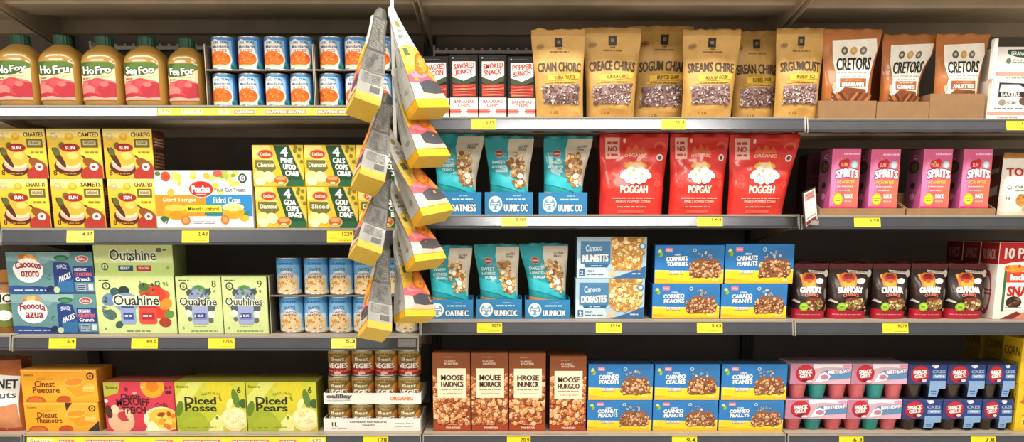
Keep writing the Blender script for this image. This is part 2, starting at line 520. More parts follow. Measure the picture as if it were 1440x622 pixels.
on_rail('shelf_strip', 'L1', 222, 527, 'yellow promotional strip with orange boxes under the blue cans', 'shelf strip', None, STRIPY,
        promo([(224, 240, 'TS', 0), (255, 285, 'ECO', 0), (307, 324, 'CRO', 0), (328, 359, 'ALEX RVO', 1), (372, 432, 'BUYTBE CATBE', 1), (445, 504, 'BUYTBE DEBNE', 1), (513, 526, 'BU', 1)], 222, 527, 0))
on_rail('shelf_strip', 'L4', 38, 458, 'yellow promotional strip with pink boxes on the lowest rail under the fruit cartons', 'shelf strip', None, STRIPY,
        promo([(40, 74, 'Sunny', 0), (82, 106, 'FALL', 1), (120, 176, 'SUYBRE CATREL', 1), (218, 245, 'PIRL', 1), (256, 312, 'SUYBRE CATREL', 1), (325, 380, 'SUYBRE CATREL', 1), (392, 418, 'CATR', 1), (436, 455, '$77', 0)], 38, 458, 0))

# tilted sign in a clip at the joint of the second-level rails
t = thing('shelf_sign', (0, 0, 0), 'small tilted white sign with a pink heading clipped to the rail beside the pink packs', 'sign')
q = [U(1128.5, 271, -.07), U(1147, 262.5, -.035), U(1151, 309, -.035), U(1132, 322, -.07)]
q = [Vector((q[0][0], -.07, q[0][1])), Vector((q[1][0], -.035, q[1][1])), Vector((q[2][0], -.035, q[2][1])), Vector((q[3][0], -.07, q[3][1]))]
nrm = (q[1]-q[3]).cross(q[0]-q[2]).normalized()
if nrm.y > 0: nrm = -nrm
def sfn(u, v, h): return (q[3]*(1-u)*(1-v) + q[2]*u*(1-v) + q[1]*u*v + q[0]*(1-u)*v) + nrm*h
b = MB(); fr = [sfn(*uv, 0) for uv in ((0,0),(1,0),(1,1),(0,1))]; bk = [sfn(*uv, -.002) for uv in ((0,0),(1,0),(1,1),(0,1))]
b.add(fr+bk, [(0,1,2,3), (7,6,5,4), (4,5,1,0), (5,6,2,1), (6,7,3,2), (7,4,0,3)], mat('3a2624'))
a = Art(.45); a.rect(.07, .04, .93, .96, mat('f0e6e0')); a.rect(.14, .72, .86, .92, mat('e0a8a4'))
a.text('PRODUCT', .18, .83, .82, .90, mat('a83a40'), .02); a.text('OFFER', .18, .74, .82, .81, mat('a83a40'), .02)
a.rect(.12, .05, .88, .16, mat('7a3034')); a.fine(.16, .2, .84, .26, GREY)
b.art(a, sfn)
b.build('sign_plate', t)
c = MB(); p = Vector(sfn(.5, .06, -.003)); c.box(p.x-.012, p.y-.004, p.z-.008, p.x+.022, p.y+.004, p.z+.004, RAIL_EDGE)
c.box(p.x-.004, p.y+.004, p.z-.006, p.x+.004, -.018, p.z+.002, RAIL_EDGE); c.build('sign_clip', t)
# ============================================================ product builders
GAP = .0006
def carton(name, label, cat, group, pl, pr, pt, zb, yf, dep, body, artf=None, ms=None, bev=.0012, side_art=None, seed=1, lid=None):
    pb = PYof(zb, yf); zt = U(720, pt, yf)[1]; pm = (pt+pb)/2
    xl, xr = U(pl, pm, yf)[0] + GAP, U(pr, pm, yf)[0] - GAP
    w, h = xr-xl, zt-zb
    b = MB(); b.box(-w/2, 0, 0, w/2, dep, h, body, ms, bev)
    if artf:
        a = Art(w/h, seed); artf(a); c = bev*.8
        b.art(a, lambda u, v, hh: (-w/2+c + (w-2*c)*u, -hh, c + (h-2*c)*v))
    if side_art:                                    # print on both end panels
        a = Art(dep/h, seed+5); side_art(a); c = bev
        b.art(a, lambda u, v, hh: (w/2+hh, c+(dep-2*c)*u, c+(h-2*c)*v))
        b.art(a, lambda u, v, hh: (-w/2-hh, dep-c-(dep-2*c)*u, c+(h-2*c)*v))
    o = b.build(name); o.location = ((xl+xr)/2, yf, zb + .0004)
    tag(o, label, cat, group)
    return zb + .0004 + h, o

def pouch(name, label, cat, group, bl, br, tl, tr, pt, zb, yf, dep, body, artf, seal=.010, seal_m=None, lean=0.0, seed=1, pinch=.02, wr=.006, nu=14, nv=18, vtop=.95, back=None, roundtop=0.0, flare=0.0):
    rnd = random.Random(seed*13+5)
    zt = U(720, pt, yf+dep/2)[1]; H = zt - zb - seal; pb = PYof(zb, yf)
    xbl, xbr = U(bl, pb, yf)[0], U(br, pb, yf)[0]
    xtl, xtr = U(tl, pt, yf+dep*.4)[0], U(tr, pt, yf+dep*.4)[0]
    cx = (xbl+xbr)/2
    W = (xbr-xbl + xtr-xtl)/2
    def S(u, v, side, h=0.0):
        vf = max(0.0, (v-flare)/(1-flare)); vf = vf if flare == 0 else vf*vf*(2-vf)
        xl = xbl + (xtl-xbl)*vf + pinch*W*math.sin(math.pi*min(1, v*1.15))
        xr = xbr + (xtr-xbr)*vf - pinch*W*math.sin(math.pi*min(1, v*1.15))
        s = max(0.0, min(1.0, (v-.30)/(vtop-.30))); s = s*s*(3-2*s)
        t = dep/2 * ((.80+.2*min(1, v*5)) * (1-s) + .035*s)
        g = (1-abs(2*u-1)**3.2)**.55 if 0 < u < 1 else 0.0
        wv = noise.noise(Vector((u*3.1+seed*7.7, v*4.2, side*3.0+seed))) * wr + noise.noise(Vector((u*8+seed, v*9, side+seed*2.0))) * wr*.35
        wv *= min(1, g*1.2) * min(1, v*8) * (1 - .8*max(0, (v-.85)/.15))
        crease = wr*.8*math.sin(v*9+u*4+seed) * s * min(1, g)
        y = dep/2 + side*t*g + lean*v*v*H - abs(wv)*0 + wv + crease*(1-v)
        x = xl + (xr-xl)*u - cx
        z = H*v
        return (x, y + side*h, z)
    root = thing(name, (cx, yf, zb+.0006), label, cat, group)
    b = MB()
    for side in (-1, 1):
        vs = [S(i/nu, j/nv, side) for j in range(nv+1) for i in range(nu+1)]
        fs = []
        for j in range(nv):
            for i in range(nu):
                q = (j*(nu+1)+i, j*(nu+1)+i+1, (j+1)*(nu+1)+i+1, (j+1)*(nu+1)+i)
                fs.append(q if side < 0 else q[::-1])
        b.add(vs, fs, body if side < 0 or back is None else back, True)
    f = [S(i/nu, 0, -1) for i in range(nu+1)]; k = [S(i/nu, 0, 1) for i in range(nu+1)]
    b.add(f+k, [(nu+1+i, nu+1+i+1, i+1, i) for i in range(nu)], body)
    if artf:
        a = Art(W/H, seed); artf(a)
        b.art(a, lambda u, v, hh: S(u, v, -1, hh), nu, nv, base=.0008, step=.00032, smooth=True)
    b.build('pouch_body', root)
    sb = MB(); vs = []; rows = 5
    for sd in (-1, 1):
        for j in range(rows):
            for i in range(nu+1):
                x, y, z = S(i/nu, 1, -1); y2 = S(i/nu, 1, 1)[1]; ym = (y+y2)/2
                zz = H - .0005 + (seal+.0005) * j/(rows-1) * (1 - roundtop*(2*i/nu-1)**2 + .25*noise.noise(Vector((i*.5, seed*3.3, 0))))
                vs.append((x, ym + sd*(.0011 if j % 2 == 0 else .0017) + .003*math.sin(i*.7+seed)*(j/(rows-1)), zz))
    n = nu+1; o2 = rows*n; fs = []
    for j in range(rows-1):
        for i in range(nu):
            fs.append((j*n+i, j*n+i+1, (j+1)*n+i+1, (j+1)*n+i)); fs.append((o2+(j+1)*n+i, o2+(j+1)*n+i+1, o2+j*n+i+1, o2+j*n+i))
    for i in range(nu): fs.append(((rows-1)*n+i, (rows-1)*n+i+1, o2+(rows-1)*n+i+1, o2+(rows-1)*n+i))
    for i in (0, nu):
        for j in range(rows-1): fs.append((j*n+i, (j+1)*n+i, o2+(j+1)*n+i, o2+j*n+i))
    sb.add(vs, fs, seal_m or body, True)
    sb.build('top_seal', root)
    return root

def tray(name, label, cat, group, pl, pr, pt, zb, yf, dep, m, artf=None, side_h=None, back_h=None, seed=1, th=.0025, post=0.0, front_m=None):
    pb = PYof(zb, yf); zt = U(720, pt, yf)[1]; pm = (pt+pb)/2
    xl, xr = U(pl, pm, yf)[0]+GAP, U(pr, pm, yf)[0]-GAP
    w, h = (xr-xl)/2, zt-zb
    sh = side_h or h; bh = back_h or sh
    b = MB()
    b.box(-w, 0, 0, w, dep, th, m)
    b.box(-w, 0, th, w, th, h, front_m or m)
    b.box(-w, dep-th, th, w, dep, bh, m)
    for s in (-1, 1):
        x0, x1 = (-w, -w+th) if s < 0 else (w-th, w)
        b.prism_x([(th, th), (dep-th, th), (dep-th, bh), (dep*.7, sh), (th+post, sh), (th+post*.5, h)] if post else [(th, th), (dep-th, th), (dep-th, bh), (th, sh if sh <= h else h)], x0, x1, m)
    if artf:
        a = Art(2*w/h, seed); artf(a)
        b.art(a, lambda u, v, hh: (-w+2*w*u, -hh, h*v))
    o = b.build(name); o.location = ((xl+xr)/2, yf, zb+.0004)
    tag(o, label, cat, group)
    return o, zb+.0004+th, zt

def can_proto(r, h, body, rimm, artf, span=180, seed=1, seg=32):
    """tin can: printed body, metal lid and rims"""
    b = MB(); b.lathe([(.004, r), (h-.004, r)], body, seg, cap0=False, cap1=False)
    a = Art(math.pi*r*span/180/(h-.01), seed); artf(a)
    def fn(u, v, hh):
        t = (u-.5)*rad(span); return ((r+hh)*math.sin(t), -(r+hh)*math.cos(t), .005+(h-.01)*v)
    b.art(a, fn, 16, 0, base=.0004, smooth=True)
    l = MB()
    l.lathe([(h-.0045, r-.0002), (h-.003, r+.0008), (h-.001, r+.0008), (h, r-.0004), (h-.002, r-.002), (h-.0025, r*.6)], rimm, seg, cap0=False, cap1=True)
    f = MB(); f.lathe([(.001, r*.8), (0, r-.0010), (.0010, r+.0006), (.003, r+.0006), (.0045, r-.0002)], rimm, seg, cap0=True, cap1=False)
    return b, l, f

def cans(name, rimm, body, artf, rows, cat, group, labels, h_px, yf, span=180, seed=1):
    """rows: list of (zb, [(pl, pr), ...]); one can built, the rest copied"""
    proto = None; n = 0
    for (zb, spots) in rows:
        for (pl, pr) in spots:
            pb = PYof(zb, yf); pm = pb - h_px/2
            xl, xr = U(pl, pm, yf)[0], U(pr, pm, yf)[0]
            if proto is None:
                r = (xr-xl)/2*.985; h = U(720, pb-h_px, yf)[1]-zb
                parts = can_proto(r, h, body, rimm, artf, span, seed)
                proto = thing(name, ((xl+xr)/2, yf+r, zb+.0006), labels[0], cat, group)
                kids = [parts[0].build('can_body', proto), parts[1].build('lid', proto), parts[2].build('bottom_rim', proto)]
                R = r
            else:
                o = dup(proto, ((xl+xr)/2, yf+R, zb+.0006), labels[n], kids)
                o.rotation_euler = (0, 0, rad(random.Random(n+seed).uniform(-7, 7)))
            n += 1
    return h

# ================================================================ upper left
# ---- juice bottles
JUICE, JUICE2 = mat('a8803a', rough=.22, coat=.6, var=.10, scale=18), mat('9c7430', rough=.25, coat=.5)
CAPG = mat('1f4a36', rough=.4); LEAF = mat('3d5a23'); PEACH = mat('ecc9a4'); MELON = mat('c43c42'); MELON2 = mat('d86868'); MELON3 = mat('ac2c38')
def bottle_art(t):
    def f(a):
        a.rect(0, 0, 1, .86, PEACH)
        a.poly([(0, 1), (0, .70), (.14, .63), (.62, .66), (.86, .78), (.8, .9), (.6, 1)], LEAF)
        a.ell(.62, .90, .4, .13, mat('51702a'))
        a.ell(.55, .30, .62, .26, MELON2); a.ell(.52, .36, .30, .22, MELON); a.ell(.82, .28, .32, .2, MELON3)
        a.ell(.22, .26, .22, .13, mat('d87874')); a.ell(.5, .45, .14, .09, mat('cc4a50')); a.ell(.7, .42, .12, .07, mat('d86a68'))
        a.poly([(0, .0), (0, .16), (.3, .20), (.6, .13), (1, .19), (1, 0)], MELON3)
        a.poly([(0, .0), (0, .06), (.4, .10), (.7, .05), (1, .09), (1, 0)], mat('e9a08e'))
        a.fine(.08, .46, .30, .60, mat('9c5a48'), 2); a.fine(.45, .60, .85, .64, mat('d8a06a'))
        w = t.split(' ')
        a.text(w[0], .12, .68, .44, .88, WHITE, .045, rise=-.02, out=mat('2c4318')); a.text(w[1], .49, .70, .90, .90, WHITE, .045, rise=.05, out=mat('2c4318'))
        a.fine(.3, .62, .7, .655, mat('d8d0b0'))
    return f
def bottle(pl, pr, ptop, cl, cr, t, label, yf, seed):
    z0 = SHELF['L1']['z']
    zt = U(720, ptop, yf+.05)[1]; h = zt-z0
    pm = 115
    xl, xr = U(pl, pm, yf+.04)[0], U(pr, pm, yf+.04)[0]
    r = (xr-xl)/2; cr_ = (U(cr, 58, yf+.05)[0]-U(cl, 58, yf+.05)[0])/2
    root = thing('juice_bottle', ((xl+xr)/2, yf+r, z0+.0004), label, 'bottle', 'juice bottles on the top left shelf')
    k = h/.205
    prof = [(0, r*.80), (.004*k, r*.93), (.012*k, r*.985), (.020*k, r), (.125*k, r), (.134*k, r*.975), (.145*k, r*.92), (.156*k, r*.82), (.166*k, r*.66), (.174*k, r*.50), (.179*k, cr_*.92), (.186*k, cr_*.86)]
    ex = [3.2]*7 + [2.8, 2.5, 2.2, 2, 2]
    b = MB(); b.lathe(prof, JUICE, 40, ex); b.build('bottle_body', root)
    z1, z2 = .020*k, .125*k
    lb = MB(); a = Art(1.75*r/(z2-z1), seed); bottle_art(t)(a)
    def fn(u, v, hh):
        tx = -.92 + 1.78*u                        # across the squarish front, wrapping a little to the side
        ang = rad(-90) + tx*rad(52)
        c, s = math.cos(ang), math.sin(ang); q = r/(abs(c)**3.2+abs(s)**3.2)**(1/3.2) + hh
        return (q*c, q*s, z1+(z2-z1)*v)
    back = MB()
    n = 18
    vs = [fn(i/n, j, .0004) for j in (0, 1) for i in range(n+1)]
    lb.add(vs, [(i, i+1, n+2+i, n+1+i) for i in range(n)], PEACH, True)
    lb.art(a, fn, 18, 0, base=.0006, smooth=True); lb.build('label', root)
    c = MB(); zc0 = .180*k; rows = []
    seg = 36
    ring = lambda z, rr, rib: [((rr-(rib if i % 2 else 0))*math.cos(2*math.pi*i/seg), (rr-(rib if i % 2 else 0))*math.sin(2*math.pi*i/seg), z) for i in range(seg)]
    R_ = [ring(zc0, cr_, .0012), ring(h-.003, cr_*.98, .0012), ring(h, cr_*.9, 0)]
    vs = [p for q in R_ for p in q]
    c.add(vs, [(i*seg+j, i*seg+(j+1) % seg, (i+1)*seg+(j+1) % seg, (i+1)*seg+j) for i in range(2) for j in range(seg)], CAPG)
    c.add(R_[2], [tuple(range(seg))], CAPG); c.lathe([(zc0-.004, cr_*1.06), (zc0-.0006, cr_*1.06)], CAPG, 36)
    c.build('cap', root)
bottle(-1, 58, 49, 13, 39, 'No Foy', 'juice bottle with green cap, first from the left at the frame edge', .035, 1)
bottle(58.5, 117, 50, 73, 98, 'Ho Fru', 'juice bottle with green cap, second from the left of five', .035, 2)
bottle(118, 175, 51.5, 131, 156, 'Ho Fro', 'juice bottle with green cap, middle one of the five', .035, 3)
bottle(177, 235, 52, 190, 214, 'Sea Foo', 'juice bottle with green cap, fourth from the left, beside the smaller bottle', .035, 4)
bottle(239, 289, 55, 252, 274, 'Fee For', 'smallest juice bottle with green cap, next to the stacked blue cans', .045, 5)

# ---- blue cans in two-tier racks
SILV = mat('c9c9c6', rough=.28, metal=.85); CANB = mat('2d6cb0', rough=.35, coat=.3); CANW = mat('f2efe8', rough=.35, coat=.3)
ORG, ORG2 = mat('ee6a16'), mat('f59342')
def bluecan(a):
    B1, B2 = mat('3f86c8', rough=.35), mat('8fbce0', rough=.35)
    a.rect(.08, 0, .86, 1, B1); a.rect(.12, 0, .8, .92, B2)
    a.poly([(.10, .0), (.14, .86), (.36, .96), (.66, .80), (.80, .30), (.72, 0)], CANW)
    a.text('DEL SUN', .30, .80, .70, .88, mat('28508c'), .03)
    a.text('Mandarin', .26, .66, .72, .75, mat('3d4c74'), .02); a.text('SLICES', .30, .53, .66, .62, mat('b8481a'), .03)
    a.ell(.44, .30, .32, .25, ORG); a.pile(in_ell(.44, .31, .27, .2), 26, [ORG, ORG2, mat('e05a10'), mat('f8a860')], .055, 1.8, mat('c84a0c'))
    a.ell(.44, .06, .22, .05, mat('f0d8b8')); a.ell(.86, .10, .12, .10, mat('2a8c9c')); a.ell(.80, .05, .05, .05, mat('1c5c50'))
zR = SHELF['L1']['z']
RK = mat('6b6255', rough=.4); RKL = mat('b8ae9c', rough=.4)
def rack(label, z0, pl, pr, pmid, ptop, yf, dep, group, posts):
    zt = U(720, ptop, yf)[1]-z0; zm = U(720, pmid, yf)[1]-z0
    xl, xr = U(pl, (pmid), yf)[0], U(pr, pmid, yf)[0]; w = (xr-xl)/2
    t = thing('can_rack', ((xl+xr)/2, yf, z0+.0004), label, 'rack', group)
    m = MB(); m.box(-w+.0022, 0, zm-.0025, w-.0022, dep, zm, RK, {'F': RKL}); m.box(-w+.0022, 0, .0, w-.0022, dep, .0015, RK, {'F': RKL}); m.build('rack_shelf', t)
    for s in (-1, 1):
        p = MB(); p.box(s*w-(.002 if s > 0 else 0), 0, 0, s*w+(.002 if s < 0 else 0), dep, zt, RKL, {'L': RK, 'R': RK}); p.build('rack_side', t)
    return z0+.0004+zm, z0+.0004+.0015
def wide(sp, g): return [(a, b) for a, b in sp]
u1, l1 = rack('two-tier rack holding four columns of blue orange-fruit cans, by the smallest bottle', zR, 288.5, 441, 98, 62, .03, .30, 'two-tier racks for cans', None)
u2, l2 = rack('two-tier rack holding blue orange-fruit cans partly behind the hanging bags', zR, 442, 556, 98, 62, .03, .30, 'two-tier racks for cans', None)
labs = ['blue orange-fruit can in the upper tier, %s from the left of the rack' % ORD[i] for i in range(7)] + ['blue orange-fruit can in the lower tier, %s from the left of the rack' % ORD[i] for i in range(7)]
cans('food_can', SILV, CANB, bluecan, [(u1, [(293, 327), (330.5, 364.5), (367.5, 401.5), (404, 438)]), (u2, [(446.5, 480), (482, 516), (518, 552)]),
     (l1, [(294.5, 328.5), (331.5, 365.5), (369.5, 403.5), (405, 439)]), (l2, [(446, 480), (482.5, 516.5), (518.5, 552.5)])], 'can', 'blue cans on the top left shelf', labs, 48, .036, 180, 3)

# ---- second level left: yellow cartons
YEL = mat('e0b934'); YEL2 = mat('ead684'); BRN = mat('4d2614'); GRNB = mat('6a5c22')
def yellow(t):
    def f(a):
        a.poly([(0, 1), (1, 1), (1, .84), (.55, .78), (0, .86)], YEL2); a.ell(.05, .1, .45, .4, mat('e6b022')); a.ell(.75, .6, .5, .28, mat('e8c944'))
        for k in range(6): a.ell(.13+.055*math.cos(k*1.047), .85+.055*math.sin(k*1.047)*a.asp, .022, .024, mat('b4ad9c'))
        a.ell(.42, .84, .085, .075, mat('d6a324')); a.ell(.42, .86, .05, .04, mat('e8bf4a'))
        a.text(t, .58, .84, .97, .93, mat('4a3210'), .035)
        a.rect(.63, .62, .95, .80, GRNB); a.rect(.67, .67, .91, .765, mat('c9bd8c')); a.text('ORGANIC', .69, .69, .89, .745, mat('4a4010'), .02)
        a.fine(.70, .48, .94, .56, mat('8a7a20'), 1)
        a.ell(.36, .22, .27, .17, BRN, -8); a.ell(.37, .27, .24, .13, mat('e8a898'), -8); a.ell(.38, .31, .22, .11, mat('f3d7a6'), -6)
        a.ell(.42, .42, .20, .17, mat('efa83a')); a.ell(.46, .46, .11, .08, mat('f6c163'))
        a.ell(.20, .42, .055, .24, BRN, 32); a.ell(.16, .54, .06, .09, mat('54602a'), 20); a.ell(.27, .66, .06, .07, mat('5f6a2c'), -30)
        a.ell(.42, .62, .185, .085, mat('9c1f18')); a.text('SUN', .33, .585, .51, .655, WHITE, .04)
        a.poly([(.60, .46), (.64, .47), (.92, .24), (.88, .21)], BRN); a.ell(.82, .28, .20, .10, mat('8c4a1c'), -28)
        a.ell(.84, .06, .26, .20, mat('aa3026')); a.ell(.84, .23, .085, .075, mat('f0e2d2')); a.ell(.84, .23, .035, .03, mat('9c2a22'))
        a.text('8', .07, .06, .14, .17, mat('4a2c10'), .02); a.fine(.18, .07, .5, .11, mat('a8801c'))
    return f
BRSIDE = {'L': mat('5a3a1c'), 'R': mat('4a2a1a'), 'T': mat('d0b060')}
def yside(a): a.rect(0, .62, 1, .9, mat('6c3324')); a.fine(.1, .2, .9, .55, mat('8a6a4a'), 5); a.fine(.1, .66, .9, .84, mat('b8a890'), 3)
zl2 = SHELF['L2']['z']
T = ['CHARTES', 'CAMTED', 'CHARFIG', 'CHART-IT', 'SAMETS', 'CHARTED']
tops = []
for i, (l, r) in enumerate([(-3, 71.5), (73, 149), (152.5, 221)]):
    z, o = carton('food_carton', ['yellow fruit-cup carton in the bottom layer at the left frame edge', 'yellow fruit-cup carton in the bottom layer, middle of the yellow stack', 'yellow fruit-cup carton in the bottom layer, touching the white and orange carton'][i],
        'carton', 'yellow fruit cartons stacked on the second level', l, r-2, 251.5, zl2, .030, .085, YEL, yellow(T[i+3]), BRSIDE, side_art=yside, seed=i+1); tops.append(z)
for i, (l, r) in enumerate([(-6, 65.5), (67, 143.5), (146, 215.5)]):
    carton('food_carton', ['yellow fruit-cup carton on top at the left frame edge', 'yellow fruit-cup carton on top, middle of the yellow stack', 'yellow fruit-cup carton on top at the right end, its brown side showing'][i],
        'carton', 'yellow fruit cartons stacked on the second level', l, r, 181, tops[i], .030, .085, YEL, yellow(T[i]), BRSIDE, side_art=yside, seed=i+11)
# white, orange and blue carton
def fruitwhite(a):
    WL = mat('e4e6ea')
    a.rect(0, .0, 1, 1, WL); a.rect(0, .58, 1, .90, mat('dfe4ee'))
    a.rect(0, .20, .52, .58, mat('f28c22')); a.rect(.52, .20, 1, .58, mat('2a86c4')); a.rect(.30, .27, .68, .40, mat('f3d330')); a.rect(.50, .22, .72, .27, mat('2f7a6a'))
    a.pile(in_rect(.15, .6, .86, .99), 26, [mat('e8c63a'), mat('d8d060'), mat('f0d878'), mat('c8b040')], .055, 1.0)
    a.pile(in_rect(.6, .9, .86, .99), 14, [mat('7a9a3a'), mat('a8b850'), mat('e0c850')], .05, 1.4)
    a.ell(.12, .90, .05, .09, mat('d0482a')); a.ell(.66, .95, .05, .06, mat('d85a4a')); a.ell(.04, .95, .03, .04, mat('5a7a2a'))
    a.ell(.48, .68, .135, .15, mat('f0e8e2')); a.ell(.48, .68, .125, .14, mat('c22a22')); a.text('Peachsa', .385, .62, .575, .75, WHITE, .05); a.fine(.43, .57, .53, .60, mat('f0c8b8'))
    a.text('Fruit Cut Treats', .62, .635, .94, .70, mat('3a3a44'), .01)
    a.text('Dierd Torngse', .08, .44, .42, .53, mat('f8e0b8'), .03); a.text('Fidrd Coas', .60, .43, .88, .54, WHITE, .03)
    a.text('Mixed Custard', .33, .30, .65, .37, mat('5a4a14'), .03)
    a.ell(.20, .28, .12, .14, mat('f0a020')); a.ell(.20, .35, .11, .06, mat('f6c04a')); a.ell(.21, .22, .08, .08, mat('e88c14')); a.ell(.30, .13, .05, .085, mat('e2702a')); a.ell(.30, .13, .032, .055, mat('f09a58'))
    a.ell(.80, .28, .115, .13, mat('e8a01e')); a.ell(.80, .36, .115, .07, mat('f4e2a0')); a.pile(in_ell(.80, .36, .09, .05), 16, [mat('f2cc4a'), mat('f8dc80')], .03)
    a.ell(.71, .14, .045, .085, mat('e2702a')); a.ell(.71, .14, .028, .055, mat('f09a58')); a.ell(.91, .17, .05, .06, mat('f0b030')); a.ell(.94, .26, .035, .02, mat('4a7a2a'), 30)
    a.text('W', .05, .06, .12, .14, mat('4a5a40'), .03); a.ell(.08, .16, .045, .045, mat('2f6a34')); a.fine(.38, .06, .60, .12, mat('8a8c94'), 2)
    a.ell(.915, .87, .045, .085, mat('2a4a40')); a.ell(.915, .87, .03, .055, WL); a.text('G', .90, .835, .93, .905, BLACK, .02)
carton('food_carton', 'white carton with orange and blue panels between the yellow and the green-striped cartons', 'carton', None, 218, 355, 240, zl2, .030, .10, mat('e6e6e6'), fruitwhite, seed=4)
# green striped "4" cartons
Y4 = mat('dcba30'); G4 = mat('1d4a2e'); OL4 = mat('6a6a32')
def four(t, wd):
    def f(a):
        a.poly([(0, 1), (.34, 1), (.42, .6), (0, .7)], mat('efd878'))
        a.poly([(.04, .64), (.40, .64), (.46, .44), (.34, .32), (.12, .36), (.04, .46)], OL4); a.text(wd, .08, .47, .42, .58, mat('f4edcf'), .03)
        a.ell(.26, .78, .165, .12, mat('d8a060')); a.ell(.26, .78, .145, .10, mat('c03a20')); a.text('DelSun', .16, .74, .36, .82, mat('f6e6c8'), .03)
        a.poly([(.42, 1), (.72, 1), (1, .10), (1, 0), (.64, 0)], G4); a.poly([(.73, 1), (.77, 1), (1, .30), (1, .18)], mat('d8c868'))
        a.poly([(.70, .16), (1, .16), (1, 0), (.64, 0)], mat('24603c'))
        for (u, v) in ((.84, .86), (.92, .74), (.94, .9), (.86, .95), (.97, .6)): a.ell(u, v, .035, .05, mat('7a7428'), 20)
        a.text('4', .56, .72, .70, .95, WHITE, .05)
        for i, s in enumerate(t): a.text(s, .56+.04*i, .56-.155*i, .80+.05*i, .69-.155*i, WHITE, .07, rise=-.02)
        a.ell(.13, .20, .13, .19, mat('f0e38c'), 10); a.ell(.31, .23, .12, .13, mat('f4ecac'), -30); a.ell(.13, .12, .10, .10, mat('f6f0bc'))
        a.ell(.54, .14, .15, .13, mat('d4c26a')); a.ell(.54, .15, .13, .11, mat('c25a24')); a.ell(.54, .19, .10, .05, mat('e8a060')); a.ell(.54, .08, .06, .03, mat('e8d8a0'))
    return f
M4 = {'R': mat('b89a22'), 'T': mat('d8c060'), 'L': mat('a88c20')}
L4L = ['yellow and green pear carton in the bottom layer at the left, beside the white carton', 'yellow and green pear carton in the bottom layer, second column', 'yellow and green pear carton in the bottom layer, mostly behind the hanging bags',
       'yellow and green pear carton on top at the left end', 'yellow and green pear carton on top, second column', 'yellow and green pear carton on top, mostly behind the hanging bags']
W4 = [(['GDA', 'CUPS', 'BAGS'], 'Diamond'), (['GOU', 'CUPS', 'DIAF'], 'Sliced'), (['SBA', 'CUPS', 'BIGS'], 'Diced'), (['PINE', 'UPDO', 'CAAB'], 'Chunks'), (['CALS', 'COPS', 'ORAB'], 'Diamond'), (['CANS', 'CUPS', 'OAB'], 'Diced')]
tops = []
for i, (l, r) in enumerate([(359.5, 431.5), (432, 503.5), (504, 576)]):
    z, o = carton('food_carton', L4L[i], 'carton', 'yellow and green pear cartons on the second level', l, r, 263, zl2, .030, .085, Y4, four(*W4[i]), M4, seed=i+1); tops.append(z)
for i, (l, r) in enumerate([(355, 427.3), (427.8, 500.5), (501, 573)]):
    carton('food_carton', L4L[i+3], 'carton', 'yellow and green pear cartons on the second level', l, r, 204, tops[i], .030, .085, Y4, four(*W4[i+3]), M4, seed=i+5)

# ---- third level left
zl3 = SHELF['L3']['z']
TEALG = mat('5e8a90'); NAVY = mat('243a7c'); NAVY2 = mat('2d4c9a')
def bluegrey(w1, w2):
    def f(a):
        a.poly([(0, 1), (.6, 1), (.45, .72), (0, .8)], mat('7aa0a4')); a.ell(.55, .95, .2, .15, mat('8fb0b4')); a.rect(0, 0, 1, .05, mat('3a4c7a'))
        a.ell(.28, .02, .33, .16, NAVY); a.ell(.1, .0, .3, .2, mat('2a4a86')); a.fine(.06, .06, .5, .11, mat('b8c8d8'))
        a.ell(.25, .84, .11, .12, mat('d88a3a')); a.pile(in_ell(.25, .86, .09, .09), 14, [mat('e8a050'), mat('c87028'), mat('f0b868')], .05)
        a.ell(.25, .56, .17, .30, mat('f4efe8'), 0); a.ell(.13, .60, .06, .13, mat('f4efe8')); a.ell(.36, .62, .06, .12, mat('f4efe8'))
        a.text(w1, .10, .58, .40, .76, mat('9c2436'), .045, arc=.05); a.text(w2, .16, .40, .37, .55, mat('9c2436'), .045)
        a.text('C', .46, .33, .50, .45, mat('3a5a5c'), .01)
        a.poly([(.535, .02), (.54, .75), (.60, .78), (.72, .74), (.76, .4), (.78, .05)], NAVY); a.rect(.58, .04, .76, .34, mat('2f6a9c')); a.ell(.64, .86, .085, .07, mat('2f6a48')); a.ell(.64, .84, .06, .04, mat('458a5c'))
        a.text('SNACK', .58, .58, .70, .68, mat('c8d4e8'), .03, arc=.03); a.rect(.595, .30, .74, .40, NAVY2); a.text('PACKS', .60, .33, .735, .47, WHITE, .03, rise=.12)
        a.rect(.765, .28, 1, .66, NAVY); a.text('ORGANIC', .78, .54, .93, .62, mat('e0e4f0'), .04); a.text('CLUSTERS', .78, .42, .98, .51, mat('e06a7a'), .04); a.text('Crunch', .79, .31, .96, .40, mat('f0f0f4'), .04)
        a.ell(.88, .84, .075, .085, mat('e8d8d4')); a.ell(.88, .84, .062, .065, mat('b8343c')); a.text('DelSun', .84, .81, .92, .87, WHITE, .03)
        a.rect(.80, .06, .90, .24, mat('a8b8c8')); a.fine(.805, .08, .895, .22, mat('3a4a6a'), 3); a.rect(.93, .08, .985, .24, mat('c8d0dc'))
        a.ell(.48, .12, .05, .07, mat('1d2a50'), 30); a.ell(.56, .09, .035, .08, mat('b8c8a0'), -20)
    return f
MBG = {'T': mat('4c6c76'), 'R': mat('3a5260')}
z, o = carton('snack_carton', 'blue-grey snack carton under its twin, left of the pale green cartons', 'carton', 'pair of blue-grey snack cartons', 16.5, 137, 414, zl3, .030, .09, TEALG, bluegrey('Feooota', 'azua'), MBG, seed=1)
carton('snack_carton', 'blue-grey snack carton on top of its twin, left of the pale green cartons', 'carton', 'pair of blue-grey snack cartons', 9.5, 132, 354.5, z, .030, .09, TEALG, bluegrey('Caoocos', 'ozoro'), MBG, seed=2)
GRN = mat('c9d894'); GRND = mat('3a4440'); GRN2 = mat('b8cc7c')
OUT = mat('40504c')
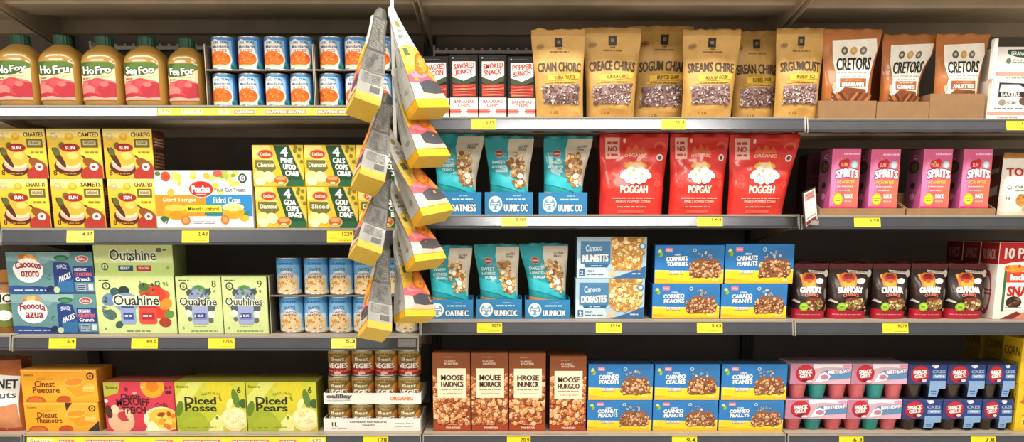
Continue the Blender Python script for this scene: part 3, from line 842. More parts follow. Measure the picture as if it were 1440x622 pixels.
def logo(a, t, u0, v0, u1, v1):
    a.text(t, u0, v0, u1, v1, mat('26342c'), .012, out=mat('eef2dc'), ow=.06)
def outtop(a):
    a.rect(0, .0, 1, .42, GRN2); logo(a, 'Outshine', .20, .50, .79, .86); a.ell(.25, .69, .03, .10, mat('9ab080'))
    a.ell(.13, .30, .045, .125, GRND); a.ell(.13, .30, .032, .085, GRN); a.text('&', .115, .24, .145, .36, GRND, .02)
    a.rect(.30, .16, .49, .34, mat('24486c')); a.text('BERRY', .33, .21, .45, .29, WHITE, .03); a.rect(.53, .16, .72, .34, mat('a8262e')); a.text('PEACHES', .56, .21, .70, .29, mat('f0d0c0'), .03)
    a.rect(.80, .78, .86, .90, mat('5a6650')); a.fine(.88, .8, .95, .88, mat('5a6650')); a.ell(.93, .26, .025, .06, mat('8aa05c'))
def jar(a, u0, u1, v0, v1, m, lab):
    a.poly([(u0, v1), (u1, v1), (u1, v0+.04), (u1-.02, v0), (u0+.02, v0), (u0, v0+.04)], m); a.rect(u0+.01, v1-.05, u1-.01, v1, lab); a.rect(u0+.03, v0+.08, u1-.03, v0+.2, lab); a.fine(u0+.05, v0+.12, u1-.05, v0+.17, WHITE)
def out2(a):
    for (u, v, s, c, ro) in ((.17, .6, .13, '6a8ab0', 20), (.26, .72, .10, '3a5a5c', -30), (.16, .34, .11, '4a6a62', -20), (.27, .16, .07, '3a5a48', 40), (.36, .76, .09, '2a3a34', 0), (.84, .66, .13, 'e2572a', 20), (.80, .40, .16, 'd83a2a', 0), (.88, .52, .11, 'e88a30', 30), (.72, .70, .2, 'd83a2a', 0), (.92, .34, .08, '5a8a3a', 20), (.62, .82, .09, '4a6a34', 0), (.86, .20, .10, 'a03a2a', 0), (.38, .55, .2, '8098b8', 0), (.13, .46, .05, 'c8d870', 0)):
        a.ell(u, v, s*.8, s*.85, mat(c), ro)
    a.pile(in_rect(.84, .98, .04, .36), 26, [mat('8aa860'), mat('6a8a48'), mat('dce8b0')], .018, 1.6)
    a.pile(in_rect(.08, .26, .14, .7), 14, [mat('3f5f58'), mat('5a7a8c'), mat('2c4438')], .035, 2.2); a.pile(in_rect(.3, .46, .74, .9), 10, [mat('2a3c34'), mat('40604c')], .03, 2); a.pile(in_rect(.55, .68, .78, .9), 10, [mat('4a7030'), mat('6a8a40')], .03, 2)
    jar(a, .30, .49, .17, .5, mat('8c9cc8'), mat('34508c')); jar(a, .53, .76, .17, .5, mat('dc4a3c'), mat('a82430'))
    a.rect(.22, .49, .80, .66, mat('d8e0b4')); logo(a, 'Ouahine', .22, .50, .80, .68)
    a.ell(.14, .84, .055, .065, GRND); a.ell(.14, .84, .036, .042, GRN); a.text('R', .125, .815, .155, .865, GRND, .02); a.fine(.05, .92, .2, .95, GRND)
    a.text('Q', .76, .82, .83, .93, GRND, .015); a.text('96', .86, .83, .93, .91, mat('5a8a3a'), .02); a.fine(.36, .03, .66, .06, mat('5a6650')); a.text('8', .08, .06, .11, .11, OUT, .01)
def out1(t, num):
    def f(a):
        for (u, v, s, c, ro) in ((.5, .70, .2, '6f7fa6', 0), (.5, .78, .10, '4a8a34', 0), (.30, .72, .08, '4a585c', 40), (.70, .74, .08, '4a585c', -40), (.5, .6, .24, '8a96b4', 0), (.26, .46, .09, '4c5c64', 10), (.76, .46, .09, '4c5c64', -10), (.24, .36, .08, 'e6ecd0', 0), (.76, .34, .08, 'e6ecd0', 0), (.27, .26, .05, '5a6a58', 20), (.74, .24, .06, '5a6a58', -20)):
            a.ell(u, v, s, s*.8, mat(c), ro)
        a.pile(in_rect(.42, .58, .74, .84), 8, [mat('4a8a34'), mat('3a6a2c')], .03, 2.4); a.poly([(.22, .82), (.27, .80), (.38, .70), (.34, .68)], OUT); a.poly([(.78, .82), (.73, .80), (.62, .70), (.66, .68)], OUT)
        jar(a, .33, .69, .17, .55, mat('98a2cc'), mat('7480b0')); a.rect(.41, .28, .62, .36, mat('2c4484')); a.text('BLUE', .45, .30, .58, .34, WHITE, .03)
        logo(a, t, .06, .50, .90, .645)
        a.ell(.17, .84, .085, .07, GRND); a.ell(.17, .84, .058, .046, GRN); a.text('G', .145, .81, .195, .865, GRND, .02); a.fine(.06, .93, .30, .955, GRND)
        a.text(num, .80, .82, .90, .94, mat('33402e'), .0); a.text('oz', .83, .73, .88, .77, OUT, .02)
        a.pile(in_rect(.80, .95, .06, .42), 18, [mat('7a9454'), mat('94ac68')], .02, 2); a.fine(.28, .03, .88, .06, mat('6a7850')); a.text('8', .09, .08, .13, .12, OUT, .01); a.fine(.35, .12, .64, .14, mat('8a9a6a'))
    return f
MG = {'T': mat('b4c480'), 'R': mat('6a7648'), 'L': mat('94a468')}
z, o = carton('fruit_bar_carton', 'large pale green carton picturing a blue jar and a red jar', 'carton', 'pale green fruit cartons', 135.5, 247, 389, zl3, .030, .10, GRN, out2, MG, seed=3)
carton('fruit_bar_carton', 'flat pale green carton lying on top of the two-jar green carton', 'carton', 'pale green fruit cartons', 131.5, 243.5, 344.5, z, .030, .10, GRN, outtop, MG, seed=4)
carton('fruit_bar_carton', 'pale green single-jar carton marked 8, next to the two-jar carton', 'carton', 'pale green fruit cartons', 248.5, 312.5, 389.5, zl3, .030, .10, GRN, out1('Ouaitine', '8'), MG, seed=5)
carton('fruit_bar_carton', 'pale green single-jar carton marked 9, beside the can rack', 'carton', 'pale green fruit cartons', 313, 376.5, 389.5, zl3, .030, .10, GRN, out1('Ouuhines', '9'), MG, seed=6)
# pale blue cans in a rack
def palecan(a):
    a.rect(0, .0, 1, 1, mat('4a90c8', rough=.35)); a.rect(.10, 0, .9, .84, mat('74acd6', rough=.35)); a.poly([(.14, 0), (.16, .50), (.5, .70), (.84, .50), (.86, 0)], mat('c2d6e2', rough=.35))
    a.rect(0, 0, 1, .10, mat('e6dcc8', rough=.35))
    a.text('SUNNY', .32, .84, .68, .90, mat('2a3c68'), .03, arc=.01); a.text('OATS', .34, .66, .66, .75, mat('5a5462'), .03)
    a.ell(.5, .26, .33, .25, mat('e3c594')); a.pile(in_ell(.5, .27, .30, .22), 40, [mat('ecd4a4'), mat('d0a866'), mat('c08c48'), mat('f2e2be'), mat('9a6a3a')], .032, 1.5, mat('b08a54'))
    a.text('TOASTED', .28, .52, .72, .58, mat('a2472a'), .04, arc=.02); a.text('NUTTY', .32, .44, .68, .50, mat('8a3c24'), .05, arc=.02); a.fine(.46, .07, .56, .11, mat('6a3a2a'))
u3, l3 = rack('two-tier rack holding pale blue cans beside the green cartons', zl3, 378.5, 589.5, 416, 388, .03, .30, 'two-tier racks for cans', None)
PC = mat('4a90c8', rough=.35)
labs = ['pale blue oat can in the upper tier, %s from the left' % ORD[i] for i in range(5)] + ['pale blue oat can in the lower tier, %s from the left' % ORD[i] for i in range(4)] + ['pale blue oat can in the lower tier, at the right end past the hanging bags']
cans('food_can', SILV, PC, palecan, [(u3, [(385, 419.5), (424, 458.5), (460, 494.5), (494.8, 529.3), (529.6, 564)]), (l3, [(389.5, 424), (424.3, 458.8), (459, 493.5), (494, 528.5), (554, 588)])], 'can', 'pale blue cans on the third level', labs, 52.5, .036, 180, 5)
# cartons cut by the left frame edge
zf3 = SHELF['FL3']['z']
def edgebag(a):
    a.rect(0, .5, 1, .68, mat('ece4d4')); a.text('PICNIC', .40, .52, .97, .66, BLACK, .04); a.ell(.85, .30, .3, .2, mat('6a7a3a')); a.ell(.86, .3, .12, .09, WHITE); a.rect(0, 0, 1, .1, mat('8a5a24')); a.rect(0, .82, 1, .86, mat('6a4420'))
pouch('snack_pouch', 'brown pouch with a white band cut by the left frame edge, third level', 'pouch', None, -60, 17.5, -62, 13, 380, zf3, .03, .07, mat('a8702c', rough=.4), edgebag, seal=.012, seed=3, pinch=0)

# ---- lowest left
zl4 = SHELF['L4']['z']; zf4 = SHELF['FL4']['z']
NUTS = [mat('e2a868'), mat('c47c3c'), mat('f0cc98'), mat('9c5424'), mat('d8924e')]
def nutbag(a):
    a.poly([(0, .86), (.97, .82), (.93, .44), (.9, 0), (0, 0)], mat('eeeae2')); a.text('PLANET', .20, .64, .93, .77, BLACK, .05); a.text('nuts', .5, .50, .90, .58, mat('4a4a4a'), .02)
    a.poly([(0, .40), (.5, .36), (.9, .42), (.92, 0), (0, 0)], mat('c8845a')); a.pile(in_rect(.05, .9, .02, .36), 60, NUTS, .036, 1.4, mat('7a3c1c')); a.rect(0, 0, .92, .05, mat('a8442c'))
pouch('snack_pouch', 'orange-brown nut bag with a white panel standing at the lower left frame edge', 'pouch', 'nut bags at the lower left', -46, 35, -48, 27, 506, zf4, .03, .075, mat('b4632c', rough=.35), nutbag, seal=.014, seal_m=mat('a05a30', rough=.4), seed=4)
pouch('snack_pouch', 'orange-brown nut bag standing behind the front one at the lower left', 'pouch', 'nut bags at the lower left', -10, 44, -12, 42, 501, zf4, .13, .07, mat('8a4a24', rough=.4), None, seal=.012, seed=5)
ORC = mat('f0a01e'); ORD_ = mat('6a2c10')
def orange(l1, l2, dark):
    def f(a):
        a.poly([(0, 1), (1, 1), (1, .9), (0, .93)], mat('f3b444')); a.ell(.75, .5, .5, .4, mat('f2a92c'))
        a.text('Sunera', .04, .80, .17, .87, mat('4a6a1c'), .03)
        a.text(l1, .17, .46, .44, .66, ORD_, .035, shear=.02); a.text(l2, .14, .28, .50, .46, ORD_, .035); a.fine(.22, .68, .42, .74, mat('a85a1c'))
        a.ell(.17, .03, .13, .16, mat('b8521c')); a.ell(.17, .02, .10, .12, mat('cc6a26')); a.ell(.54, .05, .10, .15, mat('b84e18'), 10)
        a.poly([(.55, .60), (.84, .74), (.84, .60), (.95, .28), (.72, .16), (.60, .42)], mat('eb9420')); a.ell(.70, .62, .15, .15, mat('f6b848'), 8); a.ell(.70, .62, .125, .11, mat('ea8e24'), 8)
        a.poly([(.82, .52), (.97, .58), (.97, .30), (.80, .34)], mat('f4b44a')); a.poly([(.82, .46), (.96, .50), (.96, .40), (.81, .41)], mat('f8c870'))
        if dark:
            a.poly([(.56, 1), (.66, 1), (.57, .72)], mat('3a2c22')); a.poly([(.84, 0), (1, .36), (1, 0)], mat('3a2c22'))
        a.ell(.92, .80, .05, .115, mat('33261a')); a.ell(.92, .80, .033, .075, ORC); a.text('0', .908, .76, .932, .84, BLACK, .02)
    return f
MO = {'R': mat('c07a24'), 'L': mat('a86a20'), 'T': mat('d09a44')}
def oside(a): a.pile(in_rect(.06, .94, .06, .94), 20, [mat('a8541c'), mat('e8a84a'), mat('8a3c14')], .06, 1.8)
z, o = carton('fruit_cup_carton', 'orange peach carton under its twin at the lower left', 'carton', 'orange peach cartons', 34.5, 139.5, 566.5, zl4, .028, .10, ORC, orange('Dieaut', 'Thesnotre', True), MO, side_art=oside, seed=1)
carton('fruit_cup_carton', 'orange peach carton on top of its twin at the lower left', 'carton', 'orange peach cartons', 30, 137, 520, z, .028, .10, ORC, orange('Cinest', 'Peeture', False), MO, side_art=oside, seed=2)
carton('fruit_cup_carton', 'orange peach carton in the row behind, above the red carton, under its twin', 'carton', 'orange peach cartons behind the front pair', 44, 145, 566.5-2, zl4, .145, .10, ORC, None, MO, seed=3)
z2 = U(720, 564.5, .145)[1]
carton('fruit_cup_carton', 'orange peach carton in the row behind, its dim top and side over the red carton', 'carton', 'orange peach cartons behind the front pair', 44, 145, 521, z2+.0008, .145, .10, mat('b87420'), None, {'R': mat('7a4a1c'), 'T': mat('9a6a34')}, side_art=oside, seed=4)  # rear carton in darker oranges, back-row shade put into its colours
REDC = mat('c8384a')
def redpeach(a):
    a.poly([(0, 1), (.24, 1), (.2, .78), (0, .70)], mat('b0a83a')); a.text('Sunera', .03, .87, .2, .93, mat('3a4a14'), .03)
    a.ell(.70, .92, .17, .24, mat('f0a020')); a.ell(.70, .92, .09, .11, mat('d87818')); a.ell(.32, .86, .03, .04, mat('7c1c24')); a.ell(.44, .78, .03, .03, mat('e8a888')); a.ell(.55, .9, .02, .02, mat('f0c8b0'))
    a.text('Colls', .72, .49, .90, .58, mat('5a1a24'), .02)
    a.ell(.22, .20, .19, .24, mat('f0b08a')); a.ell(.26, .30, .09, .10, mat('b8343c'), -20); a.ell(.14, .44, .06, .10, mat('f4c4a4')); a.ell(.34, .34, .05, .14, mat('eeb894'), 20); a.ell(.05, .40, .05, .14, mat('4a2a1c'), 10); a.ell(.02, .62, .03, .035, WHITE)
    a.ell(.80, .24, .26, .26, mat('f2dcae')); a.ell(.83, .27, .22, .20, mat('f2b83a')); a.pile(in_ell(.86, .2, .16, .17), 18, [mat('f0a028'), mat('d8701c'), mat('f6cc68'), mat('a84a1c')], .06, 1.3)
    a.poly([(.55, 0), (.66, .22), (.74, .10), (.76, 0)], mat('eef0c0')); a.pile(in_rect(.58, .72, .02, .14), 7, [mat('4a5a2a'), mat('c8d080')], .02); a.ell(.60, .28, .035, .04, mat('f4d4c0')); a.ell(.80, .34, .06, .04, mat('8a3c1c'), 20)
    a.text('Dusit', .24, .64, .52, .76, mat('4a1420'), .03, arc=.02); a.text('MEXOIFF', .17, .50, .64, .66, mat('3c1018'), .03, arc=.03); a.text('TPEICH', .24, .36, .58, .50, mat('3c1018'), .03)
    a.text('0.5', .88, .86, .97, .93, mat('4a1420'), .02); a.rect(.88, .76, .97, .83, mat('4a1420'))
carton('fruit_cup_carton', 'red carton with a peach picture between the orange and lime cartons', 'carton', None, 147, 246.3, 538, zl4, .028, .11, REDC, redpeach, {'T': mat('a85a48'), 'L': mat('8a5a2a')}, seed=7)
LIME = mat('c3c43a')
def pears(t2):
    def f(a):
        a.poly([(0, 1), (.30, 1), (.62, .3), (.5, 0), (0, 0)], mat('b8bd34')); a.poly([(.2, 1), (.42, 1), (.2, .6), (0, .48), (0, .7)], mat('cdd06a')); a.poly([(.42, 1), (.8, 1), (.9, .5), (.6, .4)], mat('cfc42a')); a.poly([(.36, 0), (.58, .34), (.68, .28), (.66, 0)], mat('dfe08a'))
        a.text('Sunera', .03, .885, .20, .935, mat('4a5214'), .02); a.text('NATURAL', .38, .72, .66, .77, mat('7a8030'), .02, arc=.03)
        a.ell(.16, .22, .26, .22, mat('98a828')); a.ell(.28, .12, .20, .18, mat('a2b02c')); a.ell(.05, .46, .05, .16, mat('5c7c22'), -15); a.fine(.14, .04, .3, .08, mat('6a7820'))
        a.ell(.86, .66, .05, .20, mat('5a7c30'), 12); a.ell(.97, .56, .07, .09, mat('3c5c2c'), -30); a.ell(.77, .56, .04, .12, mat('e8e4a0'), -20); a.ell(.64, .66, .015, .06, mat('7a7a20'), 20)
        a.ell(.83, .24, .20, .25, mat('e4d690')); a.ell(.83, .26, .17, .20, mat('efe4ac')); a.pile(in_ell(.83, .27, .14, .16), 16, [mat('f4ecc0'), mat('e8d69a'), mat('f0e2b0')], .05, 1.5, mat('cdb870'))
        a.text('Diced', .13, .54, .58, .70, mat('232610'), .045); a.text(t2, .13, .40, .58, .545, mat('232610'), .045)
        a.text('6', .885, .78, .94, .90, mat('20280c'), .02); a.fine(.38, .06, .56, .09, mat('8a9030')); a.ell(.58, .27, .02, .04, mat('5a7a28'))
    return f
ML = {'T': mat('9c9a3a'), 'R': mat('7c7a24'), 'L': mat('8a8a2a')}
carton('fruit_cup_carton', 'lime green pear carton on the left of the pair, touching the red carton', 'carton', 'lime green pear cartons', 246.8, 346.3, 537.5, zl4, .028, .11, LIME, pears('Posse'), ML, seed=8)
carton('fruit_cup_carton', 'lime green pear carton on the right of the pair, near the canned goods', 'carton', 'lime green pear cartons', 346.8, 446, 537.5, zl4, .028, .11, LIME, pears('Pears'), ML, seed=9)
carton('fruit_cup_carton', 'pear carton shaded to olive behind the left lime green carton, only its dim top showing', 'carton', 'pear cartons in the second row', 262, 352, 534, zl4, .145, .11, mat('6a6a2a'), None, ML, seed=10)  # both rear pear cartons: lime darkened to olive for back-row shade
carton('fruit_cup_carton', 'pear carton shaded to olive behind the right lime green carton, only its dim top showing', 'carton', 'pear cartons in the second row', 353, 441, 534, zl4, .145, .11, mat('6a6a2a'), None, ML, seed=11)
# canned goods in white trays
WT = mat('efeae0')
def traytop(a):
    a.text('oalillay', .03, .46, .29, .90, mat('4a4a4c'), .03, out=mat('8c8c90'), ow=.03); a.rect(.03, .34, .28, .38, GREY); a.fine(.03, .2, .2, .27, LGREY); a.text('ORGANIC', .68, .36, .92, .68, mat('e86a1a'), .04, out=mat('f6c8a4'), ow=.05); a.rect(0, 0, 1, .04, mat('c8c0b0'))
def traybot(a):
    a.text('1L', .085, .36, .15, .70, mat('2c2c30'), .03); a.fine(.08, .16, .26, .22, GREY); a.text('conttent hairnatural', .27, .66, .65, .84, mat('5c5850'), .02); a.text('health', .40, .42, .53, .58, mat('6c685c'), .02); a.fine(.74, .60, .93, .65, GREY); a.fine(.74, .32, .93, .37, GREY)
def soup(a):
    a.rect(0, 0, 1, 1, mat('8a7440')); a.rect(.04, .62, .96, 1, mat('77683a')); a.ell(.5, .95, .36, .16, mat('b49a5a')); a.text('NATURES', .24, .80, .76, .90, mat('5a3818'), .04, arc=.02)
    a.text('Best', .30, .60, .70, .74, mat('efe2c0'), .04); a.ell(.92, .45, .22, .34, mat('e09030')); a.ell(.10, .72, .18, .2, mat('a8844c')); a.rect(0, .0, 1, .42, mat('8c2320')); a.ell(.90, .35, .18, .22, mat('d8882c'))
    a.text('VEGIES', .20, .28, .80, .50, mat('f4ece0'), .06, out=mat('5a1414')); a.fine(.2, .10, .8, .22, mat('d8584a'), 1); a.ell(.5, .08, .1, .07, mat('e8b8a0'))
o, zt1, zz = tray('can_tray', 'white cardboard tray of cans standing on the lowest shelf', 'tray', 'white can trays', 455, 591.5, 589, zl4, .028, .18, WT, traybot, seed=1)
cl = ['food can in the lower white tray, %s from the left' % ORD[i] for i in range(4)] + ['food can inside the upper white tray, %s from the left' % ORD[i] for i in range(4)] + ['food can on top of the canned goods stack, %s from the left' % ORD[i] for i in range(4)]
sp = [(458.8, 490.6), (492.2, 524), (525.3, 557), (558, 589.6)]
hp = 36.2
zc1 = zt1; 
hcan = U(720, PYof(zc1, .033)-hp, .033)[1] - zc1
ztr2 = zc1 + .0006 + hcan + .0004
o, zt2, zz = tray('can_tray', 'white cardboard tray with orange lettering stacked on the lower cans', 'tray', 'white can trays', 455, 592, 553.5, ztr2, .028, .18, WT, traytop, seed=2)
zc3 = zt2 + .0006 + hcan + .0005
cans('food_can', SILV, mat('8a7440'), soup, [(zc1, sp), (zt2, sp), (zc3, sp)], 'can', 'food cans in white trays on the lowest shelf', cl, hp, .0325, 180, 8)
# =============================================================== upper right
zr1 = SHELF['R1']['z']; zfr1 = SHELF['FR1']['z']
BLK = mat('1b1a19', rough=.3, coat=.3)
def redblack(t1, t2):
    def f(a):
        a.rect(0, 0, 1, .335, mat('f0e8e0')); a.rect(.0, .335, 1, .35, mat('2a2624'))
        a.poly([(.10, .90), (.92, .90), (.92, .68), (.5, .60), (.10, .66)], mat('f2e6dc')); a.poly([(.10, .66), (.5, .60), (.92, .68), (.92, .60), (.5, .53), (.10, .57)], mat('3c4a34'))
        a.rect(.10, .36, .92, .55, mat('b8402e'))
        for k in range(8): a.ell(.5+.05*math.sin(k*2.2), .385+.022*k, .40, .011, [mat('e88a70'), mat('9c2a20'), mat('d86a50'), mat('7c1f18')][k % 4], rot=(-4 if k % 2 else 3))
        a.text(t1, .16, .79, .88, .875, mat('c02a28'), .04, rise=.03); a.text(t2, .18, .69, .82, .775, mat('c02a28'), .04, rise=.03)
        a.text('BANANAS', .14, .25, .86, .30, mat('b8423a'), .03); a.text('CHIPS', .28, .19, .72, .24, mat('b8423a'), .03)
        a.rect(0, .09, .38, .155, mat('d47a70')); a.rect(.62, .09, 1, .155, mat('d47a70')); a.rect(.0, .115, 1, .13, mat('c25048')); a.ell(.5, .12, .09, .04, mat('f6f0ea')); a.fine(.35, .03, .65, .055, mat('c8a8a0'))
        a.fine(.2, .94, .7, .965, mat('5c5a56')); a.ell(.12, .955, .03, .012, mat('c8c4bc'))
    return f
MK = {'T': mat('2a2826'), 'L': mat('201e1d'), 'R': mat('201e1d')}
for i, (l, r, top, t) in enumerate([(590.5, 631.5, 79, ('SNACKED', 'BACON')), (632, 672.5, 77, ('SAVORED', 'JERKY')), (673.2, 712.7, 77, ('SMOKED', 'SNACK')), (713.4, 754, 79.5, ('PEPPER', 'BUNCH'))]):
    carton('snack_box', ['black and red snack pack mostly behind the hanging bags', 'black and red snack pack, second from the hanging bags', 'black and red snack pack, third from the hanging bags', 'black and red snack pack touching the first kraft pouch'][i],
        'snack pack', 'black and red snack packs on the top shelf', l, r, top, zr1, .050, .07, BLK, redblack(*t), MK, seed=i+1)

# kraft pouches
KR = mat('c69a52', rough=.48, var=.08, bump=.25, scale=25, bscale=120); KRD = mat('b48a48', rough=.5, bump=.2, scale=30)
GR = [mat('b39a98'), mat('8c6c6a'), mat('d8c8c0'), mat('6a4c48'), mat('a8827c'), mat('e4dad0')]
INKB = mat('46321c')
def kraft(t, sub, ts=.02):
    def f(a):
        a.rect(.44, .855, .58, .965, mat('2b2622')); a.rect(.48, .895, .54, .935, mat('8a7048')); a.text('FARM', .475, .825, .555, .845, INKB, .01); a.fine(.34, .785, .70, .81, mat('7c5c2c')); a.ell(.16, .86, .08, .03, mat('9c7434'), 20); a.text('100%', .11, .85, .21, .87, INKB, .0)
        a.text(t, .07, .545, .94, .66, INKB, .035, arc=.015)
        a.poly([(.27, .44), (.90, .47), (.93, .535), (.25, .51)], mat('e9bd3a')); a.text(sub, .40, .465, .82, .51, mat('5c4410'), .03, rise=.012); a.poly([(.2, .41), (.85, .43), (.86, .455), (.2, .435)], mat('d9a93a')); a.fine(.28, .415, .8, .435, mat('8a6420'))
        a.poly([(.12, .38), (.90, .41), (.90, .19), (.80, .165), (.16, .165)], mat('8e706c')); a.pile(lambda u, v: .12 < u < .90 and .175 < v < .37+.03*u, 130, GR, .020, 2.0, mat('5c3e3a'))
        a.ell(.5, .02, .42, .10, mat('bd8f48')); a.text('1 LB', .30, .055, .46, .085, mat('8a6428'), .02)
    return f
KL = [((755, 821), (747, 823), 41, .034, 'CRAIN CHORC', 'RUBIA FRUITS', 'brown kraft pouch of grains, first from the left, beside the black and red packs'),
      ((826, 893), (820, 903), 38, .040, 'CREACE CHIRKS', 'AUROUA CHIRKS', 'brown kraft pouch of grains, second from the left'),
      ((890, 962), (895, 977), 36, .110, 'SOGUM CHIAK', 'MUNTED GRAIN', 'brown kraft pouch of grains tucked back behind the third and fifth ones'),
      ((961, 1031), (962, 1044), 41, .034, 'SREAMS CHIRE', 'MIXAUSA OCUM', 'brown kraft pouch of grains with a light straw across its window, fourth from left'),
      ((1033, 1094), (1030, 1100), 43, .105, 'SREAN CHIRE', 'BLENDED OUAR', 'brown kraft pouch of grains tucked back, fifth from the left'),
      ((1092, 1153), (1094, 1163), 39, .034, 'SRGUMCUST', 'RUBIT ICI', 'brown kraft pouch of grains, last on the right beside the kraft trays')]
for i, (bt, tp, top, yf, t, sub, lab) in enumerate(KL):
    pouch('grain_pouch', lab, 'pouch', 'kraft grain pouches on the top shelf', bt[0], bt[1], tp[0], tp[1], top, zr1, .016 if i == 0 else yf, .050 if i == 0 else .062, KR, kraft(t, sub), seal=.016, seal_m=KRD, seed=i+21, wr=.007, lean=.02, nu=24, nv=30)

# orange-brown bags in kraft trays
CRB = mat('b0682f', rough=.3, coat=.3, var=.08, bump=.15, scale=20, bscale=40); KTR = mat('92704c', rough=.7, var=.07, scale=40); 
PRE = [mat('8a4a20'), mat('6a3414'), mat('b06a30'), mat('54280f')]
def cretors(sub):
    def f(a):
        a.poly([(.15, .92), (.92, .94), (.98, .8), (.90, .46), (.86, .16), (.14, .16), (.24, .5), (.16, .7)], mat('efe8da'))
        for k, c in enumerate(('5a5650', 'd09848', '6a6a68')):
            a.ell(.38+.17*k, .80, .062, .048, mat(c)); a.ell(.38+.17*k, .80, .03, .02, mat('c8b898'))
        a.text('CRETORS', .23, .57, .90, .72, BLACK, .035, rise=.015); a.fine(.24, .525, .88, .55, mat('a8a090')); a.fine(.34, .49, .80, .51, mat('a8a090'))
        a.rect(.30, .37, .84, .475, mat('a2562a')); a.text(sub, .34, .38, .80, .43, WHITE, .04); a.fine(.40, .445, .74, .462, mat('e8c8a0')); a.ell(.20, .38, .045, .05, mat('b8b0a0'))
        a.poly([(.10, .10), (.22, .28), (.40, .37), (.84, .35), (.88, .10)], mat('7c421c'))
        for k in range(9):
            a.ell(.22+.075*k, .17+.02*(k % 3), .035, .12, PRE[k % 3], rot=52 if k < 4 else -52); a.ell(.24+.07*k, .25, .03, .09, PRE[(k+1) % 4], rot=40 if k < 4 else -40)
    return f
TY = [((1150.5, 1232), 142, .034), ((1232.5, 1306.5), 143, .034), ((1307, 1385), 132, .034)]
CB = [((1157, 1226), (1160, 1242), 41, 'SIMAURKAAYR', .044), ((1239, 1294), (1243, 1324), 48.5, 'CLUMPATES', .062), ((1315, 1378), (1318, 1393), 48, 'AMURTTIKE', .044)]
NM = ['first', 'middle', 'last']
for i in range(3):
    o, zt, zz = tray('display_tray', 'kraft cardboard tray holding the %s orange-brown bag' % NM[i] + (', the tallest of the trays' if i == 2 else ''), 'tray', 'kraft trays of orange-brown bags', TY[i][0][0], TY[i][0][1], TY[i][1], zfr1, .034, .12, KTR, seed=i+1)
    bt, tp, top, sub, ln = CB[i]
    pouch('snack_bag', ['orange-brown bag lettered in black, in the first kraft tray beside the grain pouches', 'orange-brown bag lettered in black, in the middle kraft tray', 'orange-brown bag lettered in black, in the deepest kraft tray beside the white cartons'][i],
        'snack bag', 'orange-brown bags in kraft trays', bt[0], bt[1], tp[0], tp[1], top, zt, ln, .045, CRB, cretors(sub), seal=.012, seal_m=mat('b0703c', rough=.35), seed=i+41, wr=.004, pinch=.0, flare=.42, nu=26, nv=32)
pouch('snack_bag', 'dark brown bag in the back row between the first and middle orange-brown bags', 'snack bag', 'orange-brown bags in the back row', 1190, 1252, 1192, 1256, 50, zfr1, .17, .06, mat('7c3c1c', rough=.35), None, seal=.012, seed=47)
# white cartons at the right end
PK = mat('e6c4b4')
def whitetop(a):
    a.poly([(.28, .92), (1, .95), (1, .60), (.8, .66), (.5, .70), (.28, .80)], mat('33504a')); a.text('GRANOLA', .36, .74, .84, .86, mat('e8ece4'), .03, rise=-.04)
    a.ell(.32, .58, .06, .09, mat('6a7a70')); a.fine(.4, .5, .9, .64, mat('8a8e88'), 2); a.rect(0, .12, 1, .24, mat('d8a08c')); a.text('crunchy', .30, .02, .80, .11, mat('8a5a48'), .02); a.fine(.22, .34, .7, .40, LGREY)
def whitebot(a):
    a.poly([(.20, .95), (.9, .92), (.9, .56), (.6, .60), (.2, .58)], mat('2c2a2a')); a.poly([(.24, .90), (.62, .90), (.84, .74), (.5, .68), (.22, .72)], mat('dcdcd8')); a.text('BAKERS', .26, .60, .66, .69, mat('e8e4dc'), .04); a.ell(.80, .48, .14, .12, mat('6a4a3a')); a.ell(.30, .44, .08, .08, mat('9a8a7a')); a.text('NO GMO', .40, .40, .60, .48, mat('5c5a58'), .02)
    a.fine(.14, .26, .76, .32, GREY); a.rect(0, .12, 1, .20, mat('d89a88')); a.text('chewy bites', .22, .03, .66, .10, mat('8a5a48'), .02); a.rect(0, .20, .04, 1, PK)
z, o = carton('snack_carton', 'white carton with a pink stripe under its twin at the upper right frame edge', 'carton', 'white cartons at the upper right', 1389, 1456, 113, zfr1, .036, .10, mat('efe9e2'), whitebot, {'L': mat('e0cfc4'), 'T': mat('f2ede6')}, seed=1)
carton('snack_carton', 'white carton with a dark green band on top at the upper right frame edge', 'carton', 'white cartons at the upper right', 1398, 1460, 66, z, .040, .10, mat('efe9e2'), whitetop, {'L': mat('e0cfc4'), 'T': mat('f2ede6')}, seed=2)
carton('snack_carton', 'narrow white packet standing upright beside the last orange-brown bag', 'carton', None, 1396.5, 1402.5, 54, z, .018, .018, mat('f4f0ea'), None, seed=3)

